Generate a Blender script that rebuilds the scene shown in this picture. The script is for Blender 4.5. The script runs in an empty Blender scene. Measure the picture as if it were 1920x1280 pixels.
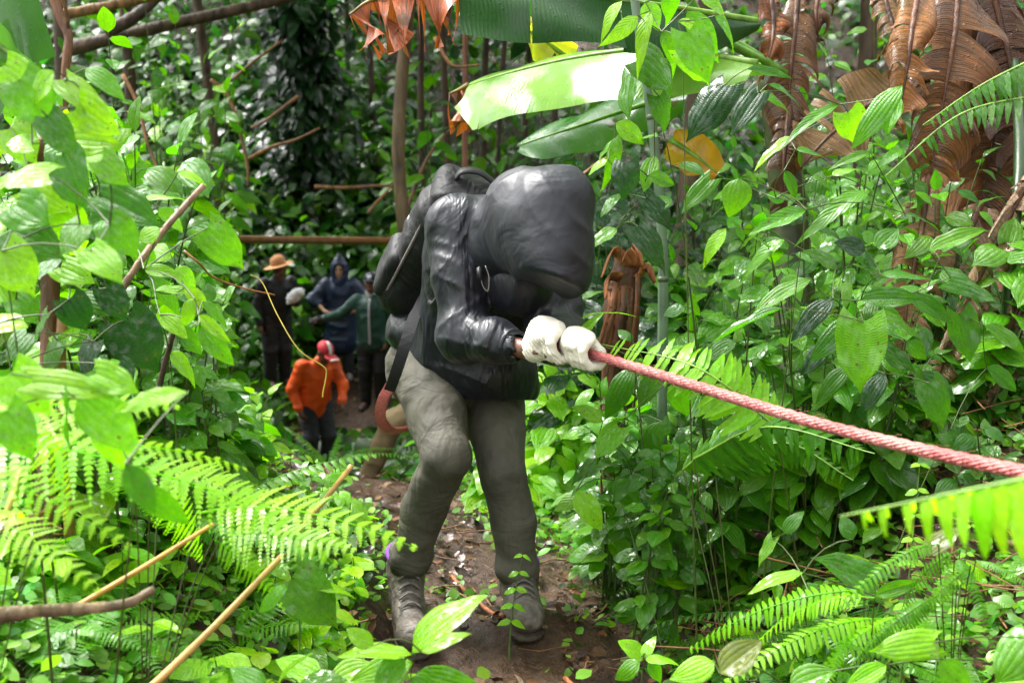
import bpy, math, random, time
import numpy as np
from mathutils import Vector, Matrix
T0 = time.time()
random.seed(7)
RNG = np.random.default_rng(11)
SC = bpy.context.scene
COL = SC.collection

# ------------------------------------------------------------------ camera, world, sun, exposure
PITCH = math.radians(10.0)
CAM = np.array([0.0, 0.0, 1.5])
FPX = 2400.0
FWD = np.array([0.0, math.cos(PITCH), -math.sin(PITCH)])
UPV = np.array([0.0, math.sin(PITCH), math.cos(PITCH)])
RGT = np.array([1.0, 0.0, 0.0])
cd = bpy.data.cameras.new('camera')
cam = bpy.data.objects.new('camera', cd)
COL.objects.link(cam)
cam.location = CAM
cam.rotation_euler = (math.pi / 2 - PITCH, 0, 0)
cd.sensor_width = 36.0
cd.lens = 36.0 * FPX / 1920.0
cd.clip_start = 0.05
cd.clip_end = 500.0
cd.dof.use_dof = True
cd.dof.focus_distance = 3.7
cd.dof.aperture_fstop = 4.5
SC.camera = cam

SUN_DIR = Vector((-0.44, 0.30, 0.85)).normalized()      # towards the bright gap in the overcast
world = bpy.data.worlds.new('World')
SC.world = world
world.use_nodes = True
wn = world.node_tree
wn.nodes.clear()
w_out = wn.nodes.new('ShaderNodeOutputWorld')
w_bg = wn.nodes.new('ShaderNodeBackground')
w_sky = wn.nodes.new('ShaderNodeTexSky')
w_sky.sky_type = 'NISHITA'
w_sky.sun_disc = False
w_sky.sun_elevation = math.asin(SUN_DIR.z)
w_sky.sun_rotation = math.atan2(SUN_DIR.x, SUN_DIR.y)
w_sky.air_density = 1.0
w_sky.dust_density = 4.0
w_hsv = wn.nodes.new('ShaderNodeHueSaturation')
w_hsv.inputs['Saturation'].default_value = 0.10
w_hsv.inputs['Value'].default_value = 1.0
wn.links.new(w_sky.outputs['Color'], w_hsv.inputs['Color'])
wn.links.new(w_hsv.outputs['Color'], w_bg.inputs['Color'])
w_bg.inputs['Strength'].default_value = 0.135
wn.links.new(w_bg.outputs['Background'], w_out.inputs['Surface'])

sd = bpy.data.lights.new('sun', 'SUN')
sun = bpy.data.objects.new('sun', sd)
COL.objects.link(sun)
sd.energy = 1.25
sd.angle = math.radians(26)
sd.color = (1.0, 0.98, 0.94)
sun.rotation_euler = SUN_DIR.to_track_quat('Z', 'Y').to_euler()

vs = SC.view_settings
vs.view_transform = 'Standard'
vs.look = 'None'
vs.gamma = 1.0
vs.use_curve_mapping = False
vs.exposure = 2.35
cy = SC.cycles
cy.use_denoising = True
cy.max_bounces = 8
cy.diffuse_bounces = 3
cy.glossy_bounces = 3
cy.transmission_bounces = 3
cy.transparent_max_bounces = 4
cy.sample_clamp_indirect = 6.0

# ------------------------------------------------------------------ placing helpers
def at(px, py, d):
    """World point seen at photo pixel (px, py) of 1920x1280 at camera depth d metres."""
    return CAM + RGT * ((px - 960.0) / FPX * d) + UPV * ((640.0 - py) / FPX * d) + FWD * d

def project(P):
    q = np.asarray(P, float) - CAM
    d = q @ FWD
    d = np.where(np.abs(d) < 1e-6, 1e-6, d)
    return 960 + FPX * (q @ RGT) / d, 640 - FPX * (q @ UPV) / d, d

def nrm(v):
    v = np.asarray(v, float)
    return v / (np.linalg.norm(v) + 1e-12)

_H = RNG.random(1 << 16).astype(np.float32)
def vnoise(P, seed=0):
    P = np.asarray(P, np.float32)
    i = np.floor(P).astype(np.int64)
    f = P - i
    f = f * f * (3 - 2 * f)
    def h(a, b, c):
        return _H[((a * 73856093) ^ (b * 19349663) ^ (c * 83492791) ^ (seed * 2654435)) & 65535]
    x, y, z = i[..., 0], i[..., 1], i[..., 2]
    fx, fy, fz = f[..., 0], f[..., 1], f[..., 2]
    def lx(b, c):
        return h(x, b, c) * (1 - fx) + h(x + 1, b, c) * fx
    a = lx(y, z) * (1 - fy) + lx(y + 1, z) * fy
    b = lx(y, z + 1) * (1 - fy) + lx(y + 1, z + 1) * fy
    return a * (1 - fz) + b * fz

def fbm(P, seed=0, octv=3):
    s, a, t = 0.0, 1.0, 0.0
    P = np.asarray(P, np.float32)
    for k in range(octv):
        s = s + a * vnoise(P * (2 ** k), seed + k * 17)
        t += a
        a *= 0.5
    return s / t

# ------------------------------------------------------------------ terrain height
_TY = np.array([-12, 0, 3, 4, 5, 6.0, 7.2, 9, 13, 15.5, 17, 18.8, 20.5, 23, 27, 33, 45, 70.0])
_TZ = np.array([0.4, 0.0, -0.03, -0.09, -0.17, -0.30, -0.62, -1.19, -2.70, -3.15, -2.85, -2.38, -1.2, 0.7, 4.2, 9.0, 16, 26.0])
def path_x(y):
    return np.interp(y, [0, 2.5, 3.3, 4.0, 5.0, 6.2, 8, 12, 16], [0.22, 0.18, 0.14, -0.01, -0.3, -0.62, -0.9, -1.6, -2.2])

def ground(x, y):
    x = np.asarray(x, float); y = np.asarray(y, float)
    z = np.interp(y, _TY, _TZ)
    r = np.clip(x - path_x(np.minimum(y, 8.0)) - 0.42, 0, None)
    near = np.clip((9.5 - y) / 4.5, 0, 1)
    far = 1 - near
    z = z + near * 1.15 * (np.sqrt(r * r * 0.42 + 0.02) - 0.1414) + far * 0.30 * np.clip(x - 1.5, 0, None)
    l = np.clip(-x - 0.36, 0, None)
    z = z + near * (0.62 * np.tanh(l * 1.5) * np.clip((6.2 - y) / 2.2, 0.15, 1) + 0.10 * l)
    lf = np.clip(-x - 0.235 * y - 0.15, 0, None)
    z = z + np.clip((y - 6.5) / 3, 0, 1) * np.minimum(1.35 * lf, 3.2 + 0.3 * lf) * np.clip((30 - y) / 8, 0, 1)
    P = np.stack([x, y, np.zeros_like(x)], -1)
    z = z + (fbm(P * 0.9, 3) - 0.5) * 0.16 * np.clip(y / 6, 0.35, 3) * np.clip(np.abs(x - path_x(np.minimum(y, 16.0))) / 0.8, 0.25, 1)
    m = np.exp(-(((x - 0.09) / 0.17) ** 2 + ((y - 3.74) / 0.12) ** 2))
    z = z + 0.10 * m
    return z

def on_ground(x, y):
    return np.array([x, y, float(ground(x, y))])

def path_mask(x, y):
    w = np.interp(y, [0, 3, 3.6, 4.5, 6.5, 8], [0.5, 0.62, 0.66, 0.50, 0.42, 0.2])
    d = np.abs(x - path_x(np.minimum(y, 16.0)))
    edge = (fbm(np.stack([x * 3, y * 3, 0 * np.asarray(x, float)], -1), 41) - 0.5) * 0.5
    return np.clip(1.6 - 1.6 * d / w + edge, 0, 1) * (np.asarray(y) < 8.5)

# ------------------------------------------------------------------ mesh helpers
def mesh_from(name, V, F, mat=None, smooth=True, uv=None, tint=None):
    """F: (n,3) or (n,4) int array, or list of such arrays; uv: (nverts,2) per vertex; tint: (nverts,3)."""
    V = np.asarray(V, np.float32)
    Fs = F if isinstance(F, list) else [F]
    Fs = [np.asarray(f, np.int32) for f in Fs if len(f)]
    me = bpy.data.meshes.new(name)
    me.vertices.add(len(V))
    me.vertices.foreach_set('co', V.ravel())
    loops = np.concatenate([f.ravel() for f in Fs])
    cnt = np.concatenate([np.full(len(f), f.shape[1], np.int32) for f in Fs])
    start = np.concatenate([[0], np.cumsum(cnt)[:-1]]).astype(np.int32)
    me.loops.add(len(loops))
    me.loops.foreach_set('vertex_index', loops)
    me.polygons.add(len(cnt))
    me.polygons.foreach_set('loop_start', start)
    me.polygons.foreach_set('loop_total', cnt)
    me.polygons.foreach_set('use_smooth', np.full(len(cnt), smooth, bool))
    if uv is not None:
        l = me.uv_layers.new(name='UVMap')
        l.data.foreach_set('uv', np.asarray(uv, np.float32)[loops].ravel())
    if tint is not None:
        a = me.color_attributes.new('tint', 'FLOAT_COLOR', 'POINT')
        c = np.ones((len(V), 4), np.float32)
        c[:, :3] = tint
        a.data.foreach_set('color', c.ravel())
    me.update(calc_edges=True)
    me.validate()
    if mat is not None:
        me.materials.append(mat)
    return me

def empty(name, loc, label, cat, group=None):
    o = bpy.data.objects.new(name, None)
    COL.objects.link(o)
    o.location = loc
    o.empty_display_size = 0.1
    o['label'] = label
    o['category'] = cat
    if group:
        o['group'] = group
    return o

def put(name, me, parent=None, loc=None, matrix=None, color=None, label=None, kind=None, cat=None, group=None):
    """Link one mesh object. loc / matrix are in world space; a parent has no rotation or scale."""
    o = bpy.data.objects.new(name, me)
    COL.objects.link(o)
    off = Vector((0, 0, 0))
    if parent is not None:
        o.parent = parent
        p = parent
        while p is not None:
            off = off + p.location
            p = p.parent
    if matrix is not None:
        M = matrix.copy()
        M.translation = M.translation - off
        o.matrix_basis = M
    else:
        o.location = Vector(loc if loc is not None else (0, 0, 0)) - off
    if color is not None:
        o.color = (*color, 1.0)
    if label: o['label'] = label
    if kind: o['kind'] = kind
    if cat: o['category'] = cat
    if group: o['group'] = group
    return o

class MB:
    def __init__(self):
        self.V, self.F4, self.F3, self.UV, self.n = [], [], [], [], 0
    def add(self, V, F4=None, F3=None, UV=None):
        V = np.asarray(V, np.float32)
        self.V.append(V)
        self.UV.append(np.zeros((len(V), 2), np.float32) if UV is None else np.asarray(UV, np.float32))
        if F4 is not None and len(F4): self.F4.append(np.asarray(F4, np.int32) + self.n)
        if F3 is not None and len(F3): self.F3.append(np.asarray(F3, np.int32) + self.n)
        self.n += len(V)
    def tube(self, pts, rad, sides=6, caps=True, noise=0.0, seed=0):
        pts = np.asarray(pts, float)
        n = len(pts)
        rad = np.full(n, rad) if np.isscalar(rad) else np.asarray(rad, float)
        t = np.gradient(pts, axis=0)
        t /= np.linalg.norm(t, axis=1)[:, None] + 1e-12
        ref = np.array([0, 0, 1.0]) if abs(t[0][2]) < 0.9 else np.array([1.0, 0, 0])
        a = nrm(np.cross(t[0], ref))
        V, UV = [], []
        ang = np.arange(sides) / sides * 2 * math.pi
        L = 0.0
        for i in range(n):
            a = nrm(a - t[i] * np.dot(a, t[i]))
            b = np.cross(t[i], a)
            if i: L += np.linalg.norm(pts[i] - pts[i - 1])
            r = rad[i] * (1 + noise * (_H[(np.arange(sides) * 131 + i * 977 + seed * 71) & 65535] - 0.5) * 2)
            V.append(pts[i] + np.cos(ang)[:, None] * a * np.reshape(r, (-1, 1)) + np.sin(ang)[:, None] * b * np.reshape(r, (-1, 1)))
            UV.append(np.stack([np.arange(sides) / sides, np.full(sides, L)], -1))
        V = np.concatenate(V); UV = np.concatenate(UV)
        k = np.arange(sides); k2 = (k + 1) % sides
        F = np.concatenate([np.stack([i * sides + k, i * sides + k2, (i + 1) * sides + k2, (i + 1) * sides + k], -1) for i in range(n - 1)])
        F3 = None
        if caps:
            V = np.concatenate([V, pts[:1], pts[-1:]])
            UV = np.concatenate([UV, [[.5, 0]], [[.5, L]]])
            c0 = n * sides; c1 = c0 + 1
            F3 = np.concatenate([np.stack([k2, k, np.full(sides, c0)], -1), np.stack([(n - 1) * sides + k, (n - 1) * sides + k2, np.full(sides, c1)], -1)])
        self.add(V, F, F3, UV)
    def ribbon(self, pts, side, w, th):
        """Flat band of thickness th: pts centre line, side the width direction (one or per point)."""
        pts = np.asarray(pts, float); n = len(pts)
        side = np.broadcast_to(np.asarray(side, float), pts.shape)
        w = np.broadcast_to(np.asarray(w, float), (n,))
        t = np.gradient(pts, axis=0)
        V = []
        for i in range(n):
            s = nrm(side[i] - nrm(t[i]) * np.dot(side[i], nrm(t[i])))
            u = np.cross(nrm(t[i]), s)
            for (a, b) in ((-1, -1), (1, -1), (1, 1), (-1, 1)):
                V.append(pts[i] + s * a * w[i] / 2 + u * b * th / 2)
        k = np.arange(4); k2 = (k + 1) % 4
        F = np.concatenate([np.stack([i * 4 + k, i * 4 + k2, (i + 1) * 4 + k2, (i + 1) * 4 + k], -1) for i in range(n - 1)] + [[[3, 2, 1, 0]], [[(n - 1) * 4 + j for j in range(4)]]])
        self.add(np.array(V), F)
    def mesh(self, name, mat, smooth=True, tint=None):
        V = np.concatenate(self.V)
        F = []
        if self.F4: F.append(np.concatenate(self.F4))
        if self.F3: F.append(np.concatenate(self.F3))
        return mesh_from(name, V, F, mat, smooth, uv=np.concatenate(self.UV), tint=None if tint is None else np.broadcast_to(np.asarray(tint, np.float32), (len(V), 3)))

def bez(a, c, b, n=8):
    t = np.linspace(0, 1, n)[:, None]
    return (1 - t) ** 2 * np.asarray(a) + 2 * t * (1 - t) * np.asarray(c) + t * t * np.asarray(b)

def spline(P, n=24):
    """Catmull-Rom through the points."""
    P = np.asarray(P, float)
    Q = np.concatenate([[2 * P[0] - P[1]], P, [2 * P[-1] - P[-2]]])
    m = len(P) - 1
    out = []
    for s in np.linspace(0, m, n):
        i = min(int(s), m - 1); t = s - i
        p0, p1, p2, p3 = Q[i], Q[i + 1], Q[i + 2], Q[i + 3]
        out.append(0.5 * (2 * p1 + (p2 - p0) * t + (2 * p0 - 5 * p1 + 4 * p2 - p3) * t * t + (3 * p1 - p0 - 3 * p2 + p3) * t ** 3))
    return np.array(out)

# ------------------------------------------------------------------ materials
def new_mat(name):
    m = bpy.data.materials.new(name)
    m.use_nodes = True
    nt = m.node_tree
    nt.nodes.clear()
    return m, nt
def N(nt, t, **kw):
    n = nt.nodes.new(t)
    for k, v in kw.items():
        if k in n.inputs.keys() if isinstance(k, str) else False:
            n.inputs[k].default_value = v
        else:
            setattr(n, k, v)
    return n
def L(nt, a, b):
    nt.links.new(a, b)
def math_node(nt, op, a, b=None, clamp=False):
    n = nt.nodes.new('ShaderNodeMath'); n.operation = op; n.use_clamp = clamp
    for i, v in enumerate((a, b)):
        if v is None: continue
        if isinstance(v, (int, float)): n.inputs[i].default_value = v
        else: nt.links.new(v, n.inputs[i])
    return n.outputs[0]
def mixc(nt, fac, a, b, blend='MIX'):
    n = nt.nodes.new('ShaderNodeMix'); n.data_type = 'RGBA'; n.blend_type = blend
    for s, v in ((n.inputs['Factor'], fac), (n.inputs[6], a), (n.inputs[7], b)):
        if isinstance(v, (int, float)): s.default_value = v
        elif isinstance(v, (tuple, list)): s.default_value = (*v, 1.0) if len(v) == 3 else v
        else: nt.links.new(v, s)
    return n.outputs[2]
def ramp(nt, fac, stops):
    n = nt.nodes.new('ShaderNodeValToRGB')
    cr = n.color_ramp
    while len(cr.elements) < len(stops): cr.elements.new(0.5)
    for e, (p, c) in zip(cr.elements, stops):
        e.position = p
        e.color = (*c, 1.0) if isinstance(c, (tuple, list)) else (c, c, c, 1.0)
    if fac is not None: nt.links.new(fac, n.inputs[0])
    return n.outputs[0]
def noise_tex(nt, vec, scale, detail=3.0, rough=0.55):
    n = nt.nodes.new('ShaderNodeTexNoise')
    n.inputs['Scale'].default_value = scale
    n.inputs['Detail'].default_value = detail
    n.inputs['Roughness'].default_value = rough
    if vec is not None: nt.links.new(vec, n.inputs['Vector'])
    return n.outputs['Fac']
def principled(nt, color, rough=0.5, spec=0.5, bump=None, bump_s=0.3, bump_d=0.01, coat=0.0, coat_r=0.1, sheen=0.0):
    b = nt.nodes.new('ShaderNodeBsdfPrincipled')
    for s, v in ((b.inputs['Base Color'], color), (b.inputs['Roughness'], rough)):
        if isinstance(v, (int, float)): s.default_value = v
        elif isinstance(v, (tuple, list)): s.default_value = (*v, 1.0)
        else: nt.links.new(v, s)
    b.inputs['Specular IOR Level'].default_value = spec
    b.inputs['Coat Weight'].default_value = coat
    b.inputs['Coat Roughness'].default_value = coat_r
    b.inputs['Sheen Weight'].default_value = sheen
    if bump is not None:
        bn = nt.nodes.new('ShaderNodeBump')
        bn.inputs['Strength'].default_value = bump_s
        bn.inputs['Distance'].default_value = bump_d
        nt.links.new(bump, bn.inputs['Height'])
        nt.links.new(bn.outputs['Normal'], b.inputs['Normal'])
    return b
def finish(m, nt, shader):
    o = nt.nodes.new('ShaderNodeOutputMaterial')
    nt.links.new(shader, o.inputs['Surface'])
    return m
def coords(nt, which='Object'):
    return nt.nodes.new('ShaderNodeTexCoord').outputs[which]

def plain(name, color, rough=0.5, spec=0.5, nscale=30.0, namt=0.3, bump_s=0.2, bump_d=0.004, coat=0.0, coat_r=0.15, sheen=0.0, bscale=None, tinted=False, stretch=None):
    m, nt = new_mat(name)
    co = coords(nt)
    if stretch is not None:
        mp = nt.nodes.new('ShaderNodeMapping'); mp.inputs['Scale'].default_value = stretch
        L(nt, co, mp.inputs['Vector']); co = mp.outputs[0]
    f = noise_tex(nt, co, nscale)
    lo = tuple(c * (1 - namt) for c in color); hi = tuple(min(1, c * (1 + namt)) for c in color)
    c = ramp(nt, f, [(0.3, lo), (0.7, hi)])
    if tinted:
        oi = nt.nodes.new('ShaderNodeObjectInfo')
        c = mixc(nt, 1.0, c, oi.outputs['Color'], 'MULTIPLY')
    g = noise_tex(nt, co, bscale or nscale * 2, 4)
    r = ramp(nt, g, [(0.3, max(0, rough - 0.1)), (0.7, min(1, rough + 0.1))])
    return finish(m, nt, principled(nt, c, r, spec, g, bump_s, bump_d, coat, coat_r, sheen).outputs[0])

def leaf_material(name, veins='arc', rough=0.24, spec=0.32, trans=0.40, base=(1, 1, 1), bump=0.34, damage=True, coat=0.2, nv=3.0, cross=26.0, dry=False):
    """Leaf: colour comes from the object colour times the mesh's tint attribute; UV u runs along the leaf, v across (0.5 = midrib)."""
    m, nt = new_mat(name)
    oi = nt.nodes.new('ShaderNodeObjectInfo')
    at_ = nt.nodes.new('ShaderNodeAttribute'); at_.attribute_name = 'tint'
    col = mixc(nt, 1.0, oi.outputs['Color'], at_.outputs['Color'], 'MULTIPLY')
    uv = nt.nodes.new('ShaderNodeTexCoord')
    sep = nt.nodes.new('ShaderNodeSeparateXYZ'); L(nt, uv.outputs['UV'], sep.inputs[0])
    u, v = sep.outputs[0], sep.outputs[1]
    a = math_node(nt, 'ABSOLUTE', math_node(nt, 'MULTIPLY', math_node(nt, 'SUBTRACT', v, 0.5), 2.0))   # 0 midrib .. 1 edge
    rnd = oi.outputs['Random']
    obj = uv.outputs['Object']
    n1 = noise_tex(nt, obj, 9.0, 3)
    mid = math_node(nt, 'LESS_THAN', a, 0.045)
    if veins == 'arc':
        w = math_node(nt, 'ABSOLUTE', math_node(nt, 'SINE', math_node(nt, 'MULTIPLY', a, math.pi * nv)))
        main = math_node(nt, 'POWER', math_node(nt, 'SUBTRACT', 1.0, w), 6.0)
        main = math_node(nt, 'MAXIMUM', main, mid)
        cv = math_node(nt, 'SINE', math_node(nt, 'ADD', math_node(nt, 'MULTIPLY', u, cross * 6.28 / 2), math_node(nt, 'MULTIPLY', n1, 7.0)))
        cr = math_node(nt, 'MULTIPLY', math_node(nt, 'ABSOLUTE', cv), 0.35)
        hgt = math_node(nt, 'SUBTRACT', math_node(nt, 'ADD', math_node(nt, 'MULTIPLY', w, 0.8), cr), math_node(nt, 'MULTIPLY', mid, 0.6))
    elif veins == 'side':
        q = math_node(nt, 'SUBTRACT', math_node(nt, 'MULTIPLY', u, 9.0), math_node(nt, 'MULTIPLY', a, 2.6))
        w = math_node(nt, 'ABSOLUTE', math_node(nt, 'SINE', math_node(nt, 'MULTIPLY', q, math.pi)))
        main = math_node(nt, 'MAXIMUM', math_node(nt, 'POWER', math_node(nt, 'SUBTRACT', 1.0, w), 8.0), mid)
        hgt = math_node(nt, 'ADD', math_node(nt, 'MULTIPLY', w, 0.6), math_node(nt, 'MULTIPLY', n1, 0.5))
    else:      # banana: fine straight cross veins
        q = math_node(nt, 'ADD', math_node(nt, 'MULTIPLY', u, 90.0), math_node(nt, 'MULTIPLY', n1, 3.0))
        w = math_node(nt, 'ABSOLUTE', math_node(nt, 'SINE', math_node(nt, 'MULTIPLY', q, math.pi)))
        main = math_node(nt, 'MULTIPLY', math_node(nt, 'MAXIMUM', math_node(nt, 'POWER', math_node(nt, 'SUBTRACT', 1.0, w), 5.0), mid), 0.5)
        hgt = math_node(nt, 'ADD', math_node(nt, 'MULTIPLY', w, 0.25), n1)
    if base != (1, 1, 1):
        col = mixc(nt, 1.0, col, base, 'MULTIPLY')
    var = ramp(nt, n1, [(0.25, (0.72, 0.80, 0.75)), (0.75, (1.25, 1.15, 1.2))])
    col = mixc(nt, 1.0, col, var, 'MULTIPLY')
    col = mixc(nt, math_node(nt, 'MULTIPLY', main, 0.14), col, mixc(nt, 1.0, col, (1.7, 1.5, 1.7), 'MULTIPLY'))
    if dry:
        st_ = nt.nodes.new('ShaderNodeCombineXYZ'); L(nt, math_node(nt, 'MULTIPLY', u, 60.0), st_.inputs[0]); L(nt, math_node(nt, 'MULTIPLY', v, 3.0), st_.inputs[1]); L(nt, rnd, st_.inputs[2])
        sn = noise_tex(nt, st_.outputs[0], 1.0, 4)
        col = mixc(nt, 1.0, col, ramp(nt, sn, [(0.3, (0.38, 0.32, 0.28)), (0.52, (0.9, 0.9, 0.9)), (0.7, (1.5, 1.25, 1.0))]), 'MULTIPLY')
        hgt = math_node(nt, 'ADD', hgt, math_node(nt, 'MULTIPLY', sn, 1.5))
    if damage:
        sp = nt.nodes.new('ShaderNodeTexVoronoi'); sp.inputs['Scale'].default_value = 7.0; L(nt, obj, sp.inputs['Vector'])
        n2 = noise_tex(nt, obj, 2.3, 2)
        d = math_node(nt, 'MULTIPLY', math_node(nt, 'LESS_THAN', sp.outputs['Distance'], 0.19), math_node(nt, 'GREATER_THAN', n2, 0.53))
        col = mixc(nt, math_node(nt, 'MULTIPLY', d, 0.75), col, (0.10, 0.055, 0.012))
    drops = nt.nodes.new('ShaderNodeTexVoronoi'); drops.inputs['Scale'].default_value = 46.0; L(nt, obj, drops.inputs['Vector'])
    dh = math_node(nt, 'MULTIPLY', math_node(nt, 'SUBTRACT', 0.26, drops.outputs['Distance'], True), 2.2)
    hgt = math_node(nt, 'ADD', hgt, dh)
    n3 = noise_tex(nt, obj, 22.0, 2)
    rg = ramp(nt, n3, [(0.32, max(0.05, rough - 0.12)), (0.68, rough + 0.14)]) if veins != 'banana' else ramp(nt, noise_tex(nt, obj, 4.5, 3), [(0.40, 0.12), (0.56, 0.75)])
    p = principled(nt, col, rg, spec, hgt, bump, 0.006, coat, 0.08)
    if coat > 0.05:      # films of rain water lie in patches
        nw = noise_tex(nt, obj, 5.5 if veins != 'banana' else 3.0, 2)
        L(nt, ramp(nt, nw, [(0.46, 0.0), (0.60, min(1.0, coat * 5))]), p.inputs['Coat Weight'])
        p.inputs['Coat Roughness'].default_value = 0.13
    t = nt.nodes.new('ShaderNodeBsdfTranslucent')
    L(nt, mixc(nt, 1.0, col, (1.75, 2.0, 0.6), 'MULTIPLY'), t.inputs['Color'])
    mx = nt.nodes.new('ShaderNodeMixShader'); mx.inputs[0].default_value = trans
    L(nt, p.outputs[0], mx.inputs[1]); L(nt, t.outputs[0], mx.inputs[2])
    return finish(m, nt, mx.outputs[0])

M = {}
M['leaf'] = leaf_material('leaf_arched_veins', 'arc', cross=30)
M['leaf_side'] = leaf_material('leaf_side_veins', 'side', rough=0.30)
M['leaf_small'] = leaf_material('leaf_small', 'side', rough=0.34, bump=0.25, damage=False, coat=0.10)
M['fern'] = leaf_material('fern_frond', 'side', rough=0.36, trans=0.48, bump=0.2, damage=False, coat=0.2)
M['banana'] = leaf_material('banana_leaf', 'banana', rough=0.24, bump=0.5, coat=0.6)
M['dead'] = leaf_material('dead_banana_leaf', 'banana', rough=0.5, spec=0.35, trans=0.12, bump=1.0, damage=True, coat=0.08, dry=True)
M['litter'] = leaf_material('fallen_leaf', 'side', rough=0.42, trans=0.05, bump=0.5, coat=0.15)
M['stem'] = plain('green_stem', (0.10, 0.17, 0.035), 0.4, 0.5, 25, 0.4, tinted=True)
M['bark'] = plain('wet_bark', (0.085, 0.062, 0.042), 0.55, 0.4, 14, 0.65, 0.9, 0.02, tinted=True, stretch=(1, 1, 0.25))
M['cane'] = plain('dry_cane', (0.50, 0.30, 0.10), 0.42, 0.5, 18, 0.35, 0.3, 0.004, tinted=True)
M['bamboo'] = plain('bamboo_cane', (0.13, 0.20, 0.12), 0.35, 0.5, 9, 0.3, 0.15, 0.002, tinted=True)

def soil_mat():
    m, nt = new_mat('wet_soil')
    co = coords(nt)
    n1 = noise_tex(nt, co, 2.2, 5, 0.6)
    n2 = noise_tex(nt, co, 38.0, 5, 0.65)
    n3 = noise_tex(nt, co, 9.0, 4)
    c = ramp(nt, n1, [(0.3, (0.028, 0.015, 0.008)), (0.5, (0.054, 0.029, 0.015)), (0.7, (0.088, 0.049, 0.026))])
    c = mixc(nt, 1.0, c, ramp(nt, n2, [(0.3, (0.5, 0.48, 0.45)), (0.7, (1.35, 1.3, 1.25))]), 'MULTIPLY')
    h = math_node(nt, 'ADD', n2, math_node(nt, 'MULTIPLY', n3, 1.4))
    r = ramp(nt, n3, [(0.38, 0.22), (0.62, 0.75)])
    return finish(m, nt, principled(nt, c, r, 0.35, h, 0.9, 0.02).outputs[0])
M['soil'] = soil_mat()

# ------------------------------------------------------------------ the ground, one sheet
def build_ground():
    xs = np.concatenate([np.linspace(-45, -6, 26), np.linspace(-5.5, -1.7, 26), np.linspace(-1.6, 1.9, 150), np.linspace(2.0, 6, 28), np.linspace(7, 45, 26)])
    ys = np.concatenate([np.linspace(-11, 1.8, 18), np.linspace(2.0, 7.0, 180), np.linspace(7.15, 22, 90), np.linspace(22.5, 34, 34), np.linspace(36, 68, 14)])
    X, Y = np.meshgrid(xs, ys)
    Z = ground(X, Y)
    P = np.stack([X, Y, 0 * X], -1)
    clod = np.abs(fbm(P * 9, 71, 4) - 0.5) * 0.10 + (fbm(P * 26, 73, 3) - 0.5) * 0.035
    Z = Z - clod * np.clip((8 - Y) / 2, 0.0, 1) - 0.006
    V = np.stack([X, Y, Z], -1).reshape(-1, 3)
    nx, ny = len(xs), len(ys)
    i = np.arange(nx * ny).reshape(ny, nx)
    F = np.stack([i[:-1, :-1], i[:-1, 1:], i[1:, 1:], i[1:, :-1]], -1).reshape(-1, 4)
    put('ground', mesh_from('ground', V, F, M['soil']), kind='structure', label='wet brown earth of the trail and the slopes of the gully')
build_ground()
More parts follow.
